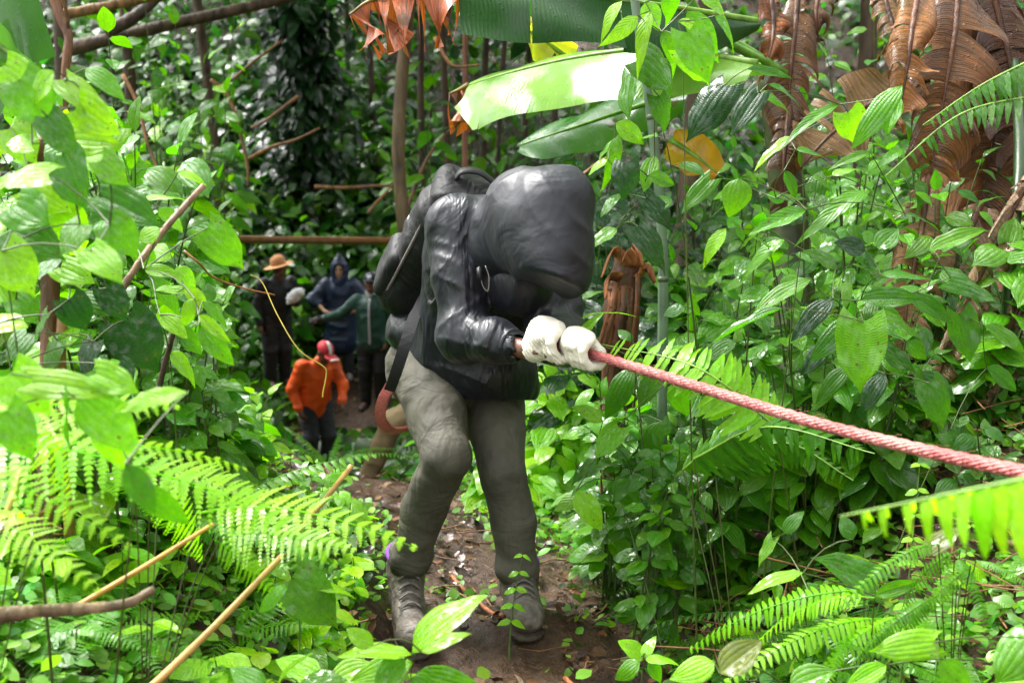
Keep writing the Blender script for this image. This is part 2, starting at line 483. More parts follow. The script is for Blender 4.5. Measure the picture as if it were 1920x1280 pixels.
# ------------------------------------------------------------------ implicit surfaces for bodies, clothes, pack
class Field:
    def __init__(s, lo, hi, h):
        s.lo = np.asarray(lo, float); s.h = h
        s.n = np.maximum(4, np.ceil((np.asarray(hi, float) - s.lo) / h).astype(int) + 1)
        s.d = np.full(s.n, 10.0, np.float32)
    def _grid(s, lo, hi):
        a = np.clip(np.floor((np.asarray(lo) - s.lo) / s.h).astype(int), 0, s.n - 1)
        b = np.clip(np.ceil((np.asarray(hi) - s.lo) / s.h).astype(int) + 1, a + 1, s.n)
        sl = tuple(slice(i, j) for i, j in zip(a, b))
        ax = [(s.lo[k] + s.h * np.arange(a[k], b[k])).astype(np.float32) for k in range(3)]
        return sl, np.stack(np.meshgrid(*ax, indexing='ij'), -1)
    def apply(s, lo, hi, f, k=0.02, mode='add'):
        pad = k + 3 * s.h
        sl, P = s._grid(np.asarray(lo) - pad, np.asarray(hi) + pad)
        d = f(P).astype(np.float32)
        c = s.d[sl]
        if mode == 'add':
            h = np.maximum(k - np.abs(c - d), 0) / k
            s.d[sl] = np.minimum(c, d) - h * h * k * 0.25
        else:
            d = -d
            h = np.maximum(k - np.abs(c - d), 0) / k
            s.d[sl] = np.maximum(c, d) + h * h * k * 0.25
    def cone(s, a, b, ra, rb, k=0.03, flat=None, mode='add'):
        """Tapered capsule; flat = (direction, scale): the section is scale times as deep along direction."""
        a = np.asarray(a, float); b = np.asarray(b, float)
        r = max(ra, rb) * (max(1, flat[1]) if flat else 1)
        ba = (b - a).astype(np.float32); bb = float(ba @ ba) + 1e-9
        a32 = a.astype(np.float32)
        if flat: fd = nrm(flat[0]).astype(np.float32); fs = flat[1]
        def f(P):
            q = P - a32
            t = np.clip((q @ ba) / bb, 0, 1)
            q = q - t[..., None] * ba
            if flat:
                c = q @ fd
                q = q + (c / fs - c)[..., None] * fd
            return np.sqrt((q * q).sum(-1)) - (ra + (rb - ra) * t)
        s.apply(np.minimum(a, b) - r, np.maximum(a, b) + r, f, k, mode)
    def chain(s, pts, rad, k=0.02, flat=None):
        for i in range(len(pts) - 1):
            s.cone(pts[i], pts[i + 1], rad[i], rad[i + 1], k, flat)
    def ell(s, c, axes, k=0.02, rot=None, mode='add'):
        """Ellipsoid: axes radii along rot's three row vectors."""
        c = np.asarray(c, float); R = np.eye(3) if rot is None else np.asarray(rot, float)
        ax = np.asarray(axes, float); r = ax.max(); c32 = c.astype(np.float32); R32 = R.astype(np.float32).T
        m = float(ax.min())
        def f(P):
            q = (P - c32) @ R32 / ax.astype(np.float32)
            l = np.sqrt((q * q).sum(-1))
            return (l - 1) * m * 0.6 + (l - 1) * 0.4 * float(ax.mean())
        s.apply(c - r, c + r, f, k, mode)
    def box(s, c, half, rot, rd, k=0.02, mode='add'):
        c = np.asarray(c, float); R = np.asarray(rot, float).astype(np.float32).T; hf = np.asarray(half, np.float32)
        r = float(np.linalg.norm(hf)); c32 = c.astype(np.float32)
        def f(P):
            q = np.abs((P - c32) @ R) - (hf - rd)
            return np.sqrt((np.maximum(q, 0) ** 2).sum(-1)) + np.minimum(q.max(-1), 0) - rd
        s.apply(c - r, c + r, f, k, mode)
    def half(s, p, n, k=0.01):
        """Cut away the half space on the side of n."""
        p = np.asarray(p, np.float32); n = nrm(n).astype(np.float32)
        s.apply(s.lo, s.lo + s.h * s.n, lambda P: -((P - p) @ n), k, 'sub')
    def displace(s, fn):
        m = np.abs(s.d) < 0.06
        idx = np.nonzero(m)
        P = np.stack(idx, -1) * s.h + s.lo
        s.d[idx] += fn(P.astype(np.float32)).astype(np.float32)
    def mesh(s, smooth=1):
        d = s.d; n = s.n - 1
        ins = d < 0
        c = np.zeros(n, np.int8)
        for i in (0, 1):
            for j in (0, 1):
                for k in (0, 1):
                    c += ins[i:n[0] + i, j:n[1] + j, k:n[2] + k]
        cells = np.argwhere((c > 0) & (c < 8))
        idm = np.full(n, -1, np.int32)
        idm[tuple(cells.T)] = np.arange(len(cells))
        acc = np.zeros((len(cells), 3)); w = np.zeros(len(cells))
        corners = np.array([[i, j, k] for i in (0, 1) for j in (0, 1) for k in (0, 1)])
        val = np.stack([d[tuple((cells + q).T)] for q in corners], -1)
        for p in range(8):
            for ax in range(3):
                q = corners[p].copy()
                if q[ax]: continue
                q[ax] = 1
                j = int(q[0] * 4 + q[1] * 2 + q[2])
                a, b = val[:, p], val[:, j]
                m = (a < 0) != (b < 0)
                t = np.where(m, a / np.where(m, a - b, 1), 0)
                pos = corners[p] + t[:, None] * (corners[j] - corners[p])
                acc += pos * m[:, None]; w += m
        V = s.lo + (cells + acc / np.maximum(w, 1)[:, None]) * s.h
        F = []
        for ax in range(3):
            o1, o2 = [k for k in range(3) if k != ax]
            sl0 = [slice(None)] * 3; sl1 = [slice(None)] * 3
            sl0[ax] = slice(0, -1); sl1[ax] = slice(1, None)
            ch = ins[tuple(sl0)] != ins[tuple(sl1)]
            e = np.argwhere(ch)
            e = e[(e[:, o1] > 0) & (e[:, o2] > 0) & (e[:, o1] < n[o1]) & (e[:, o2] < n[o2])]
            if not len(e): continue
            def g(a, b):
                q = e.copy(); q[:, o1] -= a; q[:, o2] -= b
                return idm[tuple(q.T)]
            quad = np.stack([g(1, 1), g(0, 1), g(0, 0), g(1, 0)], -1)
            neg = ins[tuple(e.T)]
            if ax == 1: neg = ~neg
            quad[~neg] = quad[~neg][:, ::-1]
            F.append(quad)
        F = np.concatenate(F)
        F = F[(F >= 0).all(1)]
        for _ in range(smooth):
            S = np.zeros_like(V); cn = np.zeros(len(V))
            for a, b in ((0, 1), (1, 2), (2, 3), (3, 0)):
                np.add.at(S, F[:, a], V[F[:, b]]); np.add.at(cn, F[:, a], 1)
            V = V * 0.5 + 0.5 * S / np.maximum(cn, 1)[:, None]
        return V, F

def ridged(P, s, seed):
    """Cloth folds: ridges of noise, s = frequency per axis."""
    return 1 - np.abs(2 * vnoise(P * np.asarray(s, np.float32), seed) - 1)

def bounds(pts, pad):
    pts = np.asarray(pts, float)
    return pts.min(0) - pad, pts.max(0) + pad

def cloth_mat(name, color, rough, spec=0.5, weave=420.0, bump=0.25, coat=0.0, wet=0.25, sheen=0.0, crease=0.0, cdir=(16, 16, 30), cdir2=(26, 12, 14), soft=False):
    m, nt = new_mat(name)
    co = coords(nt)
    cr = None
    if crease:
        for k, sc in enumerate((cdir, cdir2)):
            mp = nt.nodes.new('ShaderNodeMapping'); mp.inputs['Scale'].default_value = sc; mp.inputs['Rotation'].default_value = (0.3 - .8 * k, 0.5 - k, 0.35)
            L(nt, co, mp.inputs['Vector'])
            nz = nt.nodes.new('ShaderNodeTexNoise'); nz.inputs['Scale'].default_value = .42; nz.inputs['Detail'].default_value = 1.5; nz.inputs['Distortion'].default_value = .9
            L(nt, mp.outputs[0], nz.inputs['Vector'])
            a_ = math_node(nt, 'ABSOLUTE', math_node(nt, 'SUBTRACT', nz.outputs['Fac'], 0.5))
            rg = math_node(nt, 'POWER', math_node(nt, 'SUBTRACT', 1.0, math_node(nt, 'MULTIPLY', a_, 5.0), True), 2.0)
            if soft:
                nz.inputs['Detail'].default_value = 2.5; nz.inputs['Distortion'].default_value = 1.6
                rg = math_node(nt, 'MULTIPLY', nz.outputs['Fac'], 3.0)
            cr = rg if cr is None else math_node(nt, 'ADD', cr, rg)
    n1 = noise_tex(nt, co, 5.0, 4)
    n2 = noise_tex(nt, co, weave, 2)
    n3 = noise_tex(nt, co, 28.0, 4)
    c = ramp(nt, n1, [(0.3, tuple(k * (1 - wet) for k in color)), (0.7, tuple(k * (1 + wet * 0.6) for k in color))])
    h = math_node(nt, 'ADD', math_node(nt, 'MULTIPLY', n2, 0.25), n3)
    r = ramp(nt, n1, [(0.3, max(0.05, rough - 0.08)), (0.7, rough + 0.08)])
    p = principled(nt, c, r, spec, h, bump, 0.006, coat, 0.25, sheen)
    if cr is not None:
        b2 = nt.nodes.new('ShaderNodeBump'); b2.inputs['Strength'].default_value = crease; b2.inputs['Distance'].default_value = 0.012
        L(nt, cr, b2.inputs['Height'])
        bn = [n for n in nt.nodes if n.type == 'BUMP' and n != b2][0]
        L(nt, b2.outputs['Normal'], bn.inputs['Normal'])
    return finish(m, nt, p.outputs[0])

M['jacket'] = cloth_mat('wet_black_rain_shell', (0.0080, 0.0095, 0.0145), 0.44, 0.5, 600, 0.14, 0.0, crease=.34, cdir=(22, 22, 7), cdir2=(34, 14, 12), sheen=.02, soft=True)
M['hood'] = cloth_mat('wet_black_rain_hood', (0.0080, 0.0095, 0.0145), 0.50, 0.5, 600, 0.14, 0.0, crease=.22, cdir=(15, 15, 7), cdir2=(9, 14, 18), sheen=.02, soft=True)
M['chino'] = cloth_mat('olive_grey_trouser_cloth', (0.100, 0.094, 0.071), 0.75, 0.3, 700, 0.25, wet=0.4, crease=.34, cdir=(14, 14, 22), cdir2=(26, 26, 6), soft=True)
M['pack'] = cloth_mat('black_pack_nylon', (0.0055, 0.0056, 0.0062), 0.60, 0.4, 900, 0.3, crease=.4, cdir=(20, 20, 10), soft=True)
M['strap'] = cloth_mat('black_webbing', (0.010, 0.010, 0.011), 0.55, 0.4, 500, 0.3)
M['glove'] = cloth_mat('cream_cotton_glove', (0.74, 0.70, 0.58), 0.85, 0.2, 260, 0.7, wet=0.08)
M['skin'] = plain('dark_brown_skin', (0.135, 0.062, 0.036), 0.45, 0.45, 40, 0.15, 0.1)
M['skin_pale'] = plain('light_brown_skin', (0.40, 0.215, 0.14), 0.48, 0.45, 40, 0.12, 0.1)
M['boot'] = plain('muddy_brown_boot_leather', (0.125, 0.104, 0.088), 0.5, 0.4, 22, 0.6, 0.7, 0.012)
M['sole'] = plain('muddy_rubber_sole', (0.06, 0.045, 0.035), 0.7, 0.3, 40, 0.5, 0.8, 0.01)
M['purple'] = plain('purple_lining', (0.20, 0.055, 0.42), 0.7, 0.3, 60, 0.2)
M['lace'] = plain('grey_lace', (0.16, 0.14, 0.13), 0.7, 0.3, 60, 0.2)
M['metal'] = plain('grey_plastic', (0.25, 0.25, 0.27), 0.3, 0.5, 30, 0.1)
M['eye'] = plain('eye', (0.02, 0.013, 0.010), 0.15, 0.5, 30, 0.1)
M['lip'] = plain('lip', (0.20, 0.075, 0.06), 0.4, 0.5, 30, 0.1)

def human_field(F, J, fine=1.0):
    """A whole figure as one surface from joints J (world points)."""
    up = nrm(J['head_up']); fw = nrm(J['face']); fw = nrm(fw - up * (fw @ up)); rt = np.cross(fw, up)
    R = np.stack([rt, fw, up])
    H = np.asarray(J['head'], float)
    s = J.get('scale', 1.0)
    acr = nrm(J['shoulder_l'] - J['shoulder_r'])
    pel, che, nek = J['pelvis'], J['chest'], J['neck']
    F.cone(pel, che, 0.105 * s, 0.115 * s, 0.05, (acr, 1.35))
    F.cone(che, J['shoulder_l'], 0.085 * s, 0.055 * s, 0.05)
    F.cone(che, J['shoulder_r'], 0.085 * s, 0.055 * s, 0.05)
    F.cone(che, nek, 0.09 * s, 0.055 * s, 0.04)
    F.cone(nek, H - up * 0.05 * s, 0.052 * s, 0.050 * s, 0.03)
    F.ell(H + (up * 0.025 - fw * 0.012) * s, (0.074 * s, 0.094 * s, 0.098 * s), 0.03, R)
    F.ell(H + (-up * 0.05 + fw * 0.02) * s, (0.056 * s, 0.066 * s, 0.066 * s), 0.03, R)
    F.ell(H + (-up * 0.098 + fw * 0.062) * s, (0.026 * s, 0.022 * s, 0.022 * s), 0.03, R)
    F.cone(H + (up * 0.012 + fw * 0.084) * s, H + (-up * 0.030 + fw * 0.104) * s, 0.009 * s, 0.016 * s, 0.012)
    F.cone(H + (up * 0.032 + fw * 0.080 - rt * 0.035) * s, H + (up * 0.032 + fw * 0.080 + rt * 0.035) * s, 0.013 * s, 0.013 * s, 0.015)
    for sg in (-1, 1):
        F.ell(H + (up * 0.006 + fw * 0.098 + rt * sg * 0.032) * s, (0.017 * s, 0.014 * s, 0.011 * s), 0.008, R, 'sub')
        F.ell(H + (-up * 0.005 - fw * 0.008 + rt * sg * 0.080) * s, (0.011 * s, 0.020 * s, 0.032 * s), 0.008, R)
        F.ell(H + (-up * 0.025 + fw * 0.060 + rt * sg * 0.035) * s, (0.022 * s, 0.02 * s, 0.018 * s), 0.02, R)
    F.cone(H + (-up * 0.066 + fw * 0.084 - rt * 0.020) * s, H + (-up * 0.066 + fw * 0.084 + rt * 0.020) * s, 0.010 * s, 0.010 * s, 0.008)
    F.cone(H + (-up * 0.064 + fw * 0.098 - rt * 0.020) * s, H + (-up * 0.064 + fw * 0.098 + rt * 0.020) * s, 0.0035 * s, 0.0035 * s, 0.004, None, 'sub')
    for q in 'lr':
        F.cone(J['shoulder_' + q], J['elbow_' + q], 0.052 * s, 0.041 * s, 0.03)
        F.cone(J['elbow_' + q], J['wrist_' + q], 0.041 * s, 0.027 * s, 0.02)
        hand_field(F, J['wrist_' + q], J['hand_' + q], J.get('palm_' + q, np.array([0, 0, -1.0])), s * J.get('hand_s', 1), 1 if q == 'l' else -1, J.get('curl', 0.5))
        F.cone(pel + (J['hip_' + q] - pel) * 0.6, J['hip_' + q], 0.10 * s, 0.10 * s, 0.05)
        ls = s * J.get('leg_s', 1)
        F.cone(J['hip_' + q], J['knee_' + q], 0.088 * ls, 0.056 * ls, 0.03)
        F.cone(J['knee_' + q], J['ankle_' + q], 0.056 * ls, 0.038 * ls, 0.03)
        F.cone(J['ankle_' + q], J['toe_' + q], 0.040 * s * J.get('foot_s', 1), 0.030 * s * J.get('foot_s', 1), 0.02)

def hand_field(F, w, h, palm, s, side, curl):
    """Palm, four fingers of unequal length and a thumb; w wrist, h middle knuckle, palm = direction the palm faces."""
    w = np.asarray(w, float); h = np.asarray(h, float)
    d = nrm(h - w); p = nrm(palm - d * (np.asarray(palm, float) @ d)); a = np.cross(d, p) * side
    F.cone(w, w + d * 0.04 * s, 0.026 * s, 0.028 * s, 0.02)
    F.cone(w + d * 0.03 * s - a * 0.012 * s, h - a * 0.014 * s, 0.020 * s, 0.018 * s, 0.015)
    F.cone(w + d * 0.03 * s + a * 0.012 * s, h + a * 0.022 * s, 0.020 * s, 0.016 * s, 0.015)
    for i, (off, ln) in enumerate(((-0.033, 0.058), (-0.011, 0.070), (0.011, 0.074), (0.033, 0.066))):
        b = h + a * off * s
        p1 = b + (d * math.cos(curl * 0.8) + p * math.sin(curl * 0.8)) * ln * 0.45 * s
        c2 = curl * 1.9
        p2 = p1 + (d * math.cos(c2) + p * math.sin(c2)) * ln * 0.32 * s
        c3 = curl * 2.8
        p3 = p2 + (d * math.cos(c3) + p * math.sin(c3)) * ln * 0.28 * s
        F.chain([b, p1, p2, p3], [0.0105 * s, 0.0095 * s, 0.0085 * s, 0.0075 * s], 0.004)
    t0 = w + d * 0.030 * s + a * 0.026 * s
    t1 = t0 + (d * 0.6 + a * 0.65 + p * 0.35) * 0.042 * s
    t2 = t1 + (d * 0.85 + a * 0.1 + p * 0.5) * 0.032 * s
    F.chain([t0, t1, t2], [0.014 * s, 0.011 * s, 0.009 * s], 0.008)

def field_obj(name, F, mat, parent, smooth=1, label=None, tint=None):
    V, Q = F.mesh(smooth)
    c = V.mean(0)
    me = mesh_from(name, V - c, Q, mat)
    return put(name, me, parent, loc=c, label=label)

# ------------------------------------------------------------------ the hiker on the rope
def J_main():
    J = dict(
        pelvis=at(862, 672, 4.08), chest=at(905, 500, 3.86), neck=at(948, 425, 3.70),
        head=at(1000, 452, 3.56), shoulder_r=at(850, 420, 3.74), shoulder_l=at(1040, 520, 3.86),
        elbow_r=at(872, 625, 3.66), wrist_r=at(985, 655, 3.50), elbow_l=at(1040, 630, 3.72), wrist_l=at(1058, 655, 3.52),
        hip_r=at(800, 705, 4.02), hip_l=at(922, 720, 4.14), knee_r=at(838, 858, 3.76), knee_l=at(942, 890, 3.92),
        ankle_r=at(762, 1068, 4.02), ankle_l=at(974, 1088, 3.98))
    J['face'] = nrm(at(1040, 560, 3.42) - J['head']); J['head_up'] = nrm(at(1020, 330, 3.45) - J['head'])
    return J
JM = J_main()
ROPE_A = at(1050, 650, 3.46); ROPE_B = at(1930, 887, 2.22)
rope_dir = nrm(ROPE_B - ROPE_A)
JM['hand_r'] = JM['wrist_r'] + nrm(ROPE_A - JM['wrist_r']) * 0.08
JM['hand_l'] = JM['wrist_l'] + nrm(at(1095, 662, 3.42) - JM['wrist_l']) * 0.08
JM['toe_r'] = on_ground(*at(776, 1160, 3.80)[:2]) + np.array([0, 0, 0.04])
JM['toe_l'] = on_ground(*at(1000, 1180, 3.72)[:2]) + np.array([0, 0, 0.03])

hiker = empty('person', (JM['pelvis'][0], JM['pelvis'][1], float(ground(JM['pelvis'][0], JM['pelvis'][1]))),
              'person in a hooded black rain jacket bending forward to haul on the rope', 'person')

def fold_fn(amp, s, seeds=(5, 9)):
    return lambda P: -amp * (ridged(P, s, seeds[0]) ** 2 + 0.6 * ridged(P[..., ::-1], np.asarray(s) * 1.7, seeds[1]) ** 2 - 0.7)

def build_hiker():
    J = JM
    pts = [v for k, v in J.items() if k not in ('face', 'head_up')]
    lo, hi = bounds(pts, 0.17)
    F = Field(lo, hi, 0.010)
    Jb = dict(J); Jb['palm_r'] = np.array([0.2, -0.3, -1.0]); Jb['palm_l'] = np.array([0.2, -0.3, -1.0]); Jb['curl'] = 0.75; Jb['hand_s'] = 0.62; Jb['foot_s'] = .7; Jb['leg_s'] = .66
    for q in 'rl':
        Jb['toe_' + q] = J['ankle_' + q] + (J['toe_' + q] - J['ankle_' + q]) * .5 - np.array([0, 0, .02]); Jb['hand_' + q] = J['wrist_' + q] + (J['hand_' + q] - J['wrist_' + q]) * .6
    Jb['head'] = at(1006, 428, 3.61)
    human_field(F, Jb)
    field_obj('body', F, M['skin'], hiker)
    # --- trousers
    lo, hi = bounds([J[k] for k in ('pelvis', 'hip_r', 'hip_l', 'knee_r', 'knee_l', 'ankle_r', 'ankle_l')], 0.20)
    F = Field(lo, hi, 0.007)
    acr = nrm(J['hip_l'] - J['hip_r'])
    back = nrm(np.cross(acr, [0, 0, 1.0])); back = back if back[1] > 0 else -back
    waist = at(868, 640, 4.05)
    F.cone(J['pelvis'], waist, 0.145, 0.135, 0.05, (acr, 1.2))
    F.ell(at(795, 692, 4.16), (0.125, 0.13, 0.14), 0.06)
    F.ell(at(905, 712, 4.18), (0.13, 0.12, 0.13), 0.06)
    for q, kk, an, fr in (('r', J['knee_r'], J['ankle_r'], 1.0), ('l', J['knee_l'], J['ankle_l'], 0.98)):
        hp = J['hip_' + q]
        F.chain([hp, hp + (kk - hp) * 0.5, kk], [0.106 * fr, 0.089 * fr, 0.068 * fr], 0.02)
        mid = kk + (an - kk) * 0.45
        calf = mid + (np.array([-0.012, .03, 0]) if q == 'r' else np.array([.012, .0, 0]))
        low = an + (an - kk) * 0.04
        F.chain([kk, calf, kk + (an - kk) * 0.84, low], [0.068 * fr, 0.067 * fr, 0.056 * fr, 0.049], 0.02)
        F.ell(kk + (an - kk) * .90, (.058, .058, .04), .03)
        F.cone(an + (an - kk) * 0.06, an + (an - kk) * 0.5, 0.044, 0.03, 0.004, None, 'sub')
    zt = J['ankle_r'][2]
    kz = (J['knee_r'][2] + J['knee_l'][2]) / 2
    def folds(P):
        z = P[..., 2]
        nk = 0.25 * np.exp(-((z - kz + 0.10) / 0.10) ** 2) + 0.7 * np.exp(-((z - zt - 0.06) / 0.07) ** 2) + 0.6 * np.exp(-((z - J['pelvis'][2] + 0.02) / 0.09) ** 2)
        Q = P.copy(); Q[..., 2] += 0.5 * P[..., 0] + 0.25 * P[..., 1]
        a = ridged(Q, (7, 7, 24), 21) ** 2
        b = ridged(P, (14, 14, 5), 27) ** 2
        return -(0.006 * nk * (a - 0.35) + 0.005 * (b - 0.35) + 0.002 * (ridged(Q, (6, 6, 15), 29) ** 2 - 0.4) + 0.0014 * (ridged(Q, (13, 13, 44), 30) ** 3 - 0.3) * (0.4 + nk) + .003 * nk * ridged(np.stack([Q[..., 0] * 8, Q[..., 1] * 8, Q[..., 2] * 30 + fbm(P * 7, 28, 2) * 2], -1), (1, 1, 1), 26) ** 5)
    F.displace(folds)
    tr = field_obj('trousers', F, M['chino'], hiker, 1)
    # seam and side pocket edge
    mb = MB()
    hp, kk = J['hip_r'], J['knee_r']
    # --- jacket
    jl = [J[k] for k in ('pelvis', 'chest', 'neck', 'shoulder_r', 'shoulder_l', 'elbow_r', 'elbow_l', 'wrist_r', 'wrist_l')]
    lo, hi = bounds(jl + [at(715, 640, 4.2), at(990, 750, 3.9)], 0.17)
    F = Field(lo, hi, 0.0062)
    ac = nrm(J['shoulder_l'] - J['shoulder_r'])
    hemb = at(872, 668, 4.02)
    F.cone(hemb, at(905, 560, 3.93), 0.158, 0.150, 0.06, (ac, 1.15))
    F.cone(at(905, 560, 3.93), J['chest'], 0.150, 0.145, 0.06, (ac, 1.15))
    F.cone(J['chest'], at(930, 440, 3.78), 0.135, 0.105, 0.06, (ac, 1.25))
    F.ell(at(925, 700, 3.98), (0.13, 0.13, 0.085), 0.07)           # front of the hem sagging below the belly
    F.ell(at(955, 735, 4.02), (0.085, 0.10, 0.05), 0.05)
    F.ell(at(772, 618, 4.12), (0.085, 0.11, 0.085), 0.06)          # back of the hem standing off the hip
    F.cone(J['neck'], at(930, 440, 3.78), 0.085, 0.11, 0.05)
    F.cone(at(930, 520, 3.80), at(975, 530, 3.70), 0.10, 0.095, 0.06)
    for q, rs, re, rw in (('r', 0.074, 0.062, 0.044), ('l', 0.078, 0.068, 0.045)):
        F.cone(J['chest'] + (J['shoulder_' + q] - J['chest']) * 0.4, J['shoulder_' + q], 0.10, rs, 0.07)
        sh, el, wr = J['shoulder_' + q], J['elbow_' + q], J['wrist_' + q]
        F.chain([sh, sh + (el - sh) * 0.5, el, el + (wr - el) * 0.5, wr + (el - wr) * 0.20], [rs, rs * 0.98, re, re * 0.93, rw], 0.035)
        F.ell(el + (el - (sh + wr) / 2) * 0.10, (0.064, 0.064, 0.064), 0.05)
        F.cone(wr + (el - wr) * 0.24, wr + (wr - el) * 0.3, 0.036, 0.034, 0.003, None, 'sub')
    F.ell(at(905, 800, 4.06), (0.24, 0.24, 0.145), 0.015, None, 'sub')
    el = J['elbow_r']; sh = J['shoulder_r']
    adir = nrm(el - sh).astype(np.float32)
    wv = nrm(J['wrist_r'] - el).astype(np.float32)
    def folds(P):
        t = (P - sh.astype(np.float32)) @ adir
        ang = (P - sh.astype(np.float32)) @ np.array([0.9, 0.2, 0.1], np.float32)
        arm = np.clip(1.3 - np.abs((P[..., 0] - (sh[0] + (el[0] - sh[0]) * np.clip(t / 0.35, 0, 1)))) / 0.12, 0, 1) * (P[..., 1] < 3.85) * np.clip(t / .08, .3, 1)
        w = fbm(P * 6, 36, 2) * 1.2
        a = ridged(np.stack([t * 19 - ang * 13 + w, ang * 2.2, P[..., 1] * 2], -1), (1, 1, 1), 33) ** 5
        c2 = ridged(np.stack([t * 12 + ang * 10 + w, ang * 3, P[..., 1] * 3], -1), (1, 1, 1), 38) ** 6
        s2 = (P - el.astype(np.float32)) @ wv
        b = ridged(np.stack([s2 * 24 + w, P[..., 2] * 7 + s2 * 6, P[..., 1] * 4], -1), (1, 1, 1), 35) ** 5
        fore = np.exp(-((P[..., 2] - el[2]) / 0.07) ** 2) * (P[..., 1] < 3.8)
        g = ridged(np.stack([P[..., 0] * 13 - P[..., 2] * 6 + w, P[..., 1] * 9, P[..., 2] * 4], -1), (1, 1, 1), 37) ** 5
        return -(0.006 * a * arm + 0.005 * c2 * arm + 0.009 * b * fore + 0.007 * g * (1 - .7 * arm) - .002)
    F.displace(folds)
    jk = field_obj('jacket', F, M['jacket'], hiker, 1)
    # cuff band and hem cord
    mb = MB()
    d = nrm(J['wrist_r'] - J['elbow_r'])
    c = J['wrist_r'] - d * 0.052
    a = nrm(np.cross(d, [0, 0, 1.0])); b = np.cross(d, a)
    th = np.linspace(0, 2 * math.pi, 25)
    mb.tube([c + (a * math.cos(t) + b * math.sin(t)) * 0.043 for t in th], 0.007, 6, False)
    put('cuff', mb.mesh('cuff', M['jacket']), jk)
    # --- hood: a hollow cloth shell with a bill
    H = J['head']
    up = nrm(at(1012, 315, 3.50) - at(1000, 470, 3.56)); fw = nrm(at(1062, 560, 3.36) - at(985, 440, 3.58)); fw = nrm(fw - up * (up @ fw)); rt = np.cross(fw, up)
    R = np.stack([rt, fw, up])
    lo, hi = bounds([H, at(900, 480, 3.6), at(1105, 550, 3.4), at(1010, 310, 3.5), J['neck']], 0.13)
    F = Field(lo, hi, 0.0055)
    F.ell(at(1006, 428, 3.55), (0.128, 0.145, 0.150), 0.04)
    F.ell(at(1036, 400, 3.50), (0.100, 0.11, 0.118), 0.06)
    F.ell(at(1040, 488, 3.46), (0.100, 0.105, 0.115), 0.06)
    F.ell(at(955, 438, 3.67), (0.082, 0.10, 0.10), 0.06)
    F.ell(at(968, 392, 3.58), (0.085, 0.10, 0.105), 0.05)
    F.ell(at(1066, 372, 3.50), (0.055, 0.07, 0.07), 0.05)
    F.ell(at(1043, 530, 3.42), (0.080, 0.06, 0.045), 0.04)
    F.cone(J['neck'], at(925, 470, 3.72), 0.10, 0.10, 0.05)
    Fo = F.d.copy()
    F.half(at(985, 532, 3.5), -UPV * .90 - RGT * .36 - FWD * .28, 0.012)
    F.ell(at(1012, 480, 3.56), (0.092, 0.105, 0.125), 0.02, None, 'sub')
    F.ell(at(985, 548, 3.56), (0.11, 0.10, 0.035), 0.02, None, 'sub')
    def folds(P):
        Q = np.stack([P[..., 0] * 6 + P[..., 2] * 5, P[..., 1] * 6, P[..., 2] * 6 - P[..., 0] * 3], -1)
        w = fbm(P * 5, 55, 2)
        return -(0.006 * ridged(Q * .8 + w[..., None], (1, 1, .5), 51) ** 2 + 0.006 * ridged(Q * 1.5 + w[..., None], (1.2, 1.2, .35), 53) ** 3 - .003)
    F.displace(folds)
    hd = field_obj('hood', F, M['hood'], hiker, 1)
    mb = MB()       # drawcord with its toggle at the throat
    mb.tube(spline([at(898, 500, 3.56), at(905, 535, 3.545), at(915, 545, 3.54), at(917, 520, 3.54), at(910, 498, 3.545)], 16), 0.0016, 5)
    put('drawcord', mb.mesh('drawcord', M['lace']), hd)
    mb = MB(); mb.tube([at(898, 502, 3.55), at(900, 524, 3.545)], 0.007, 8)
    put('toggle', mb.mesh('toggle', M['strap']), hd)
    # --- boots
    for q in 'rl':
        an, to = J['ankle_' + q], J['toe_' + q]
        g = float(ground(an[0], an[1]))
        up_ = np.array([0, 0, 1.0])
        d2 = nrm(np.array([to[0] - an[0], to[1] - an[1], 0])); to = an + d2 * 0.15; to[2] = float(ground(to[0], to[1])) + 0.045
        if q == 'r': to = J['toe_r'] + np.array([0, 0, 0.01])
        heel = an - d2 * 0.035; heel[2] = max(g + 0.05, an[2] - 0.10)
        ax = nrm(to - heel); sd_ = nrm(np.cross(ax, up_)); un = np.cross(sd_, ax)
        lo, hi = bounds([an, to, heel], 0.13)
        F = Field(lo, hi, 0.005)
        F.cone(an + np.array([0, 0, 0.05]) - d2 * 0.01, heel, 0.056, 0.050, 0.03)
        F.cone(an - np.array([0, 0, 0.01]), heel + ax * 0.14, 0.052, 0.046, 0.04)
        F.cone(heel, to, 0.046, 0.048, 0.03, (un, 0.85))
        F.ell(to - ax * 0.005, (0.052, 0.058, 0.045), 0.02, np.stack([sd_, ax, un]))
        F.half(heel - un * 0.042, -un, 0.004)
        F.displace(lambda P: -0.003 * (ridged(P, (30, 30, 30), 61) - 0.5))
        bt = field_obj('boot', F, M['boot'], hiker)
        F = Field(lo, hi, 0.005)
        F.cone(heel - un * 0.052, to - un * 0.050, 0.050, 0.056, 0.02, (un, 0.36))
        field_obj('sole', F, M['sole'], bt)
        mb = MB()
        for k in range(5):
            c = an + (heel + ax * 0.15 - an) * (0.08 + k * 0.2) + nrm(ax + un) * 0.040 + un * 0.012
            mb.tube(spline([c - sd_ * 0.035 - un * 0.012, c + un * 0.006 + ax * 0.006, c + sd_ * 0.035 - un * 0.012 + ax * 0.012], 8), 0.0032, 5)
            mb.tube(spline([c + sd_ * 0.035 - un * 0.012, c + un * 0.007, c - sd_ * 0.035 - un * 0.012 + ax * 0.012], 8), 0.0032, 5)
        c = an + nrm(ax + un) * 0.05
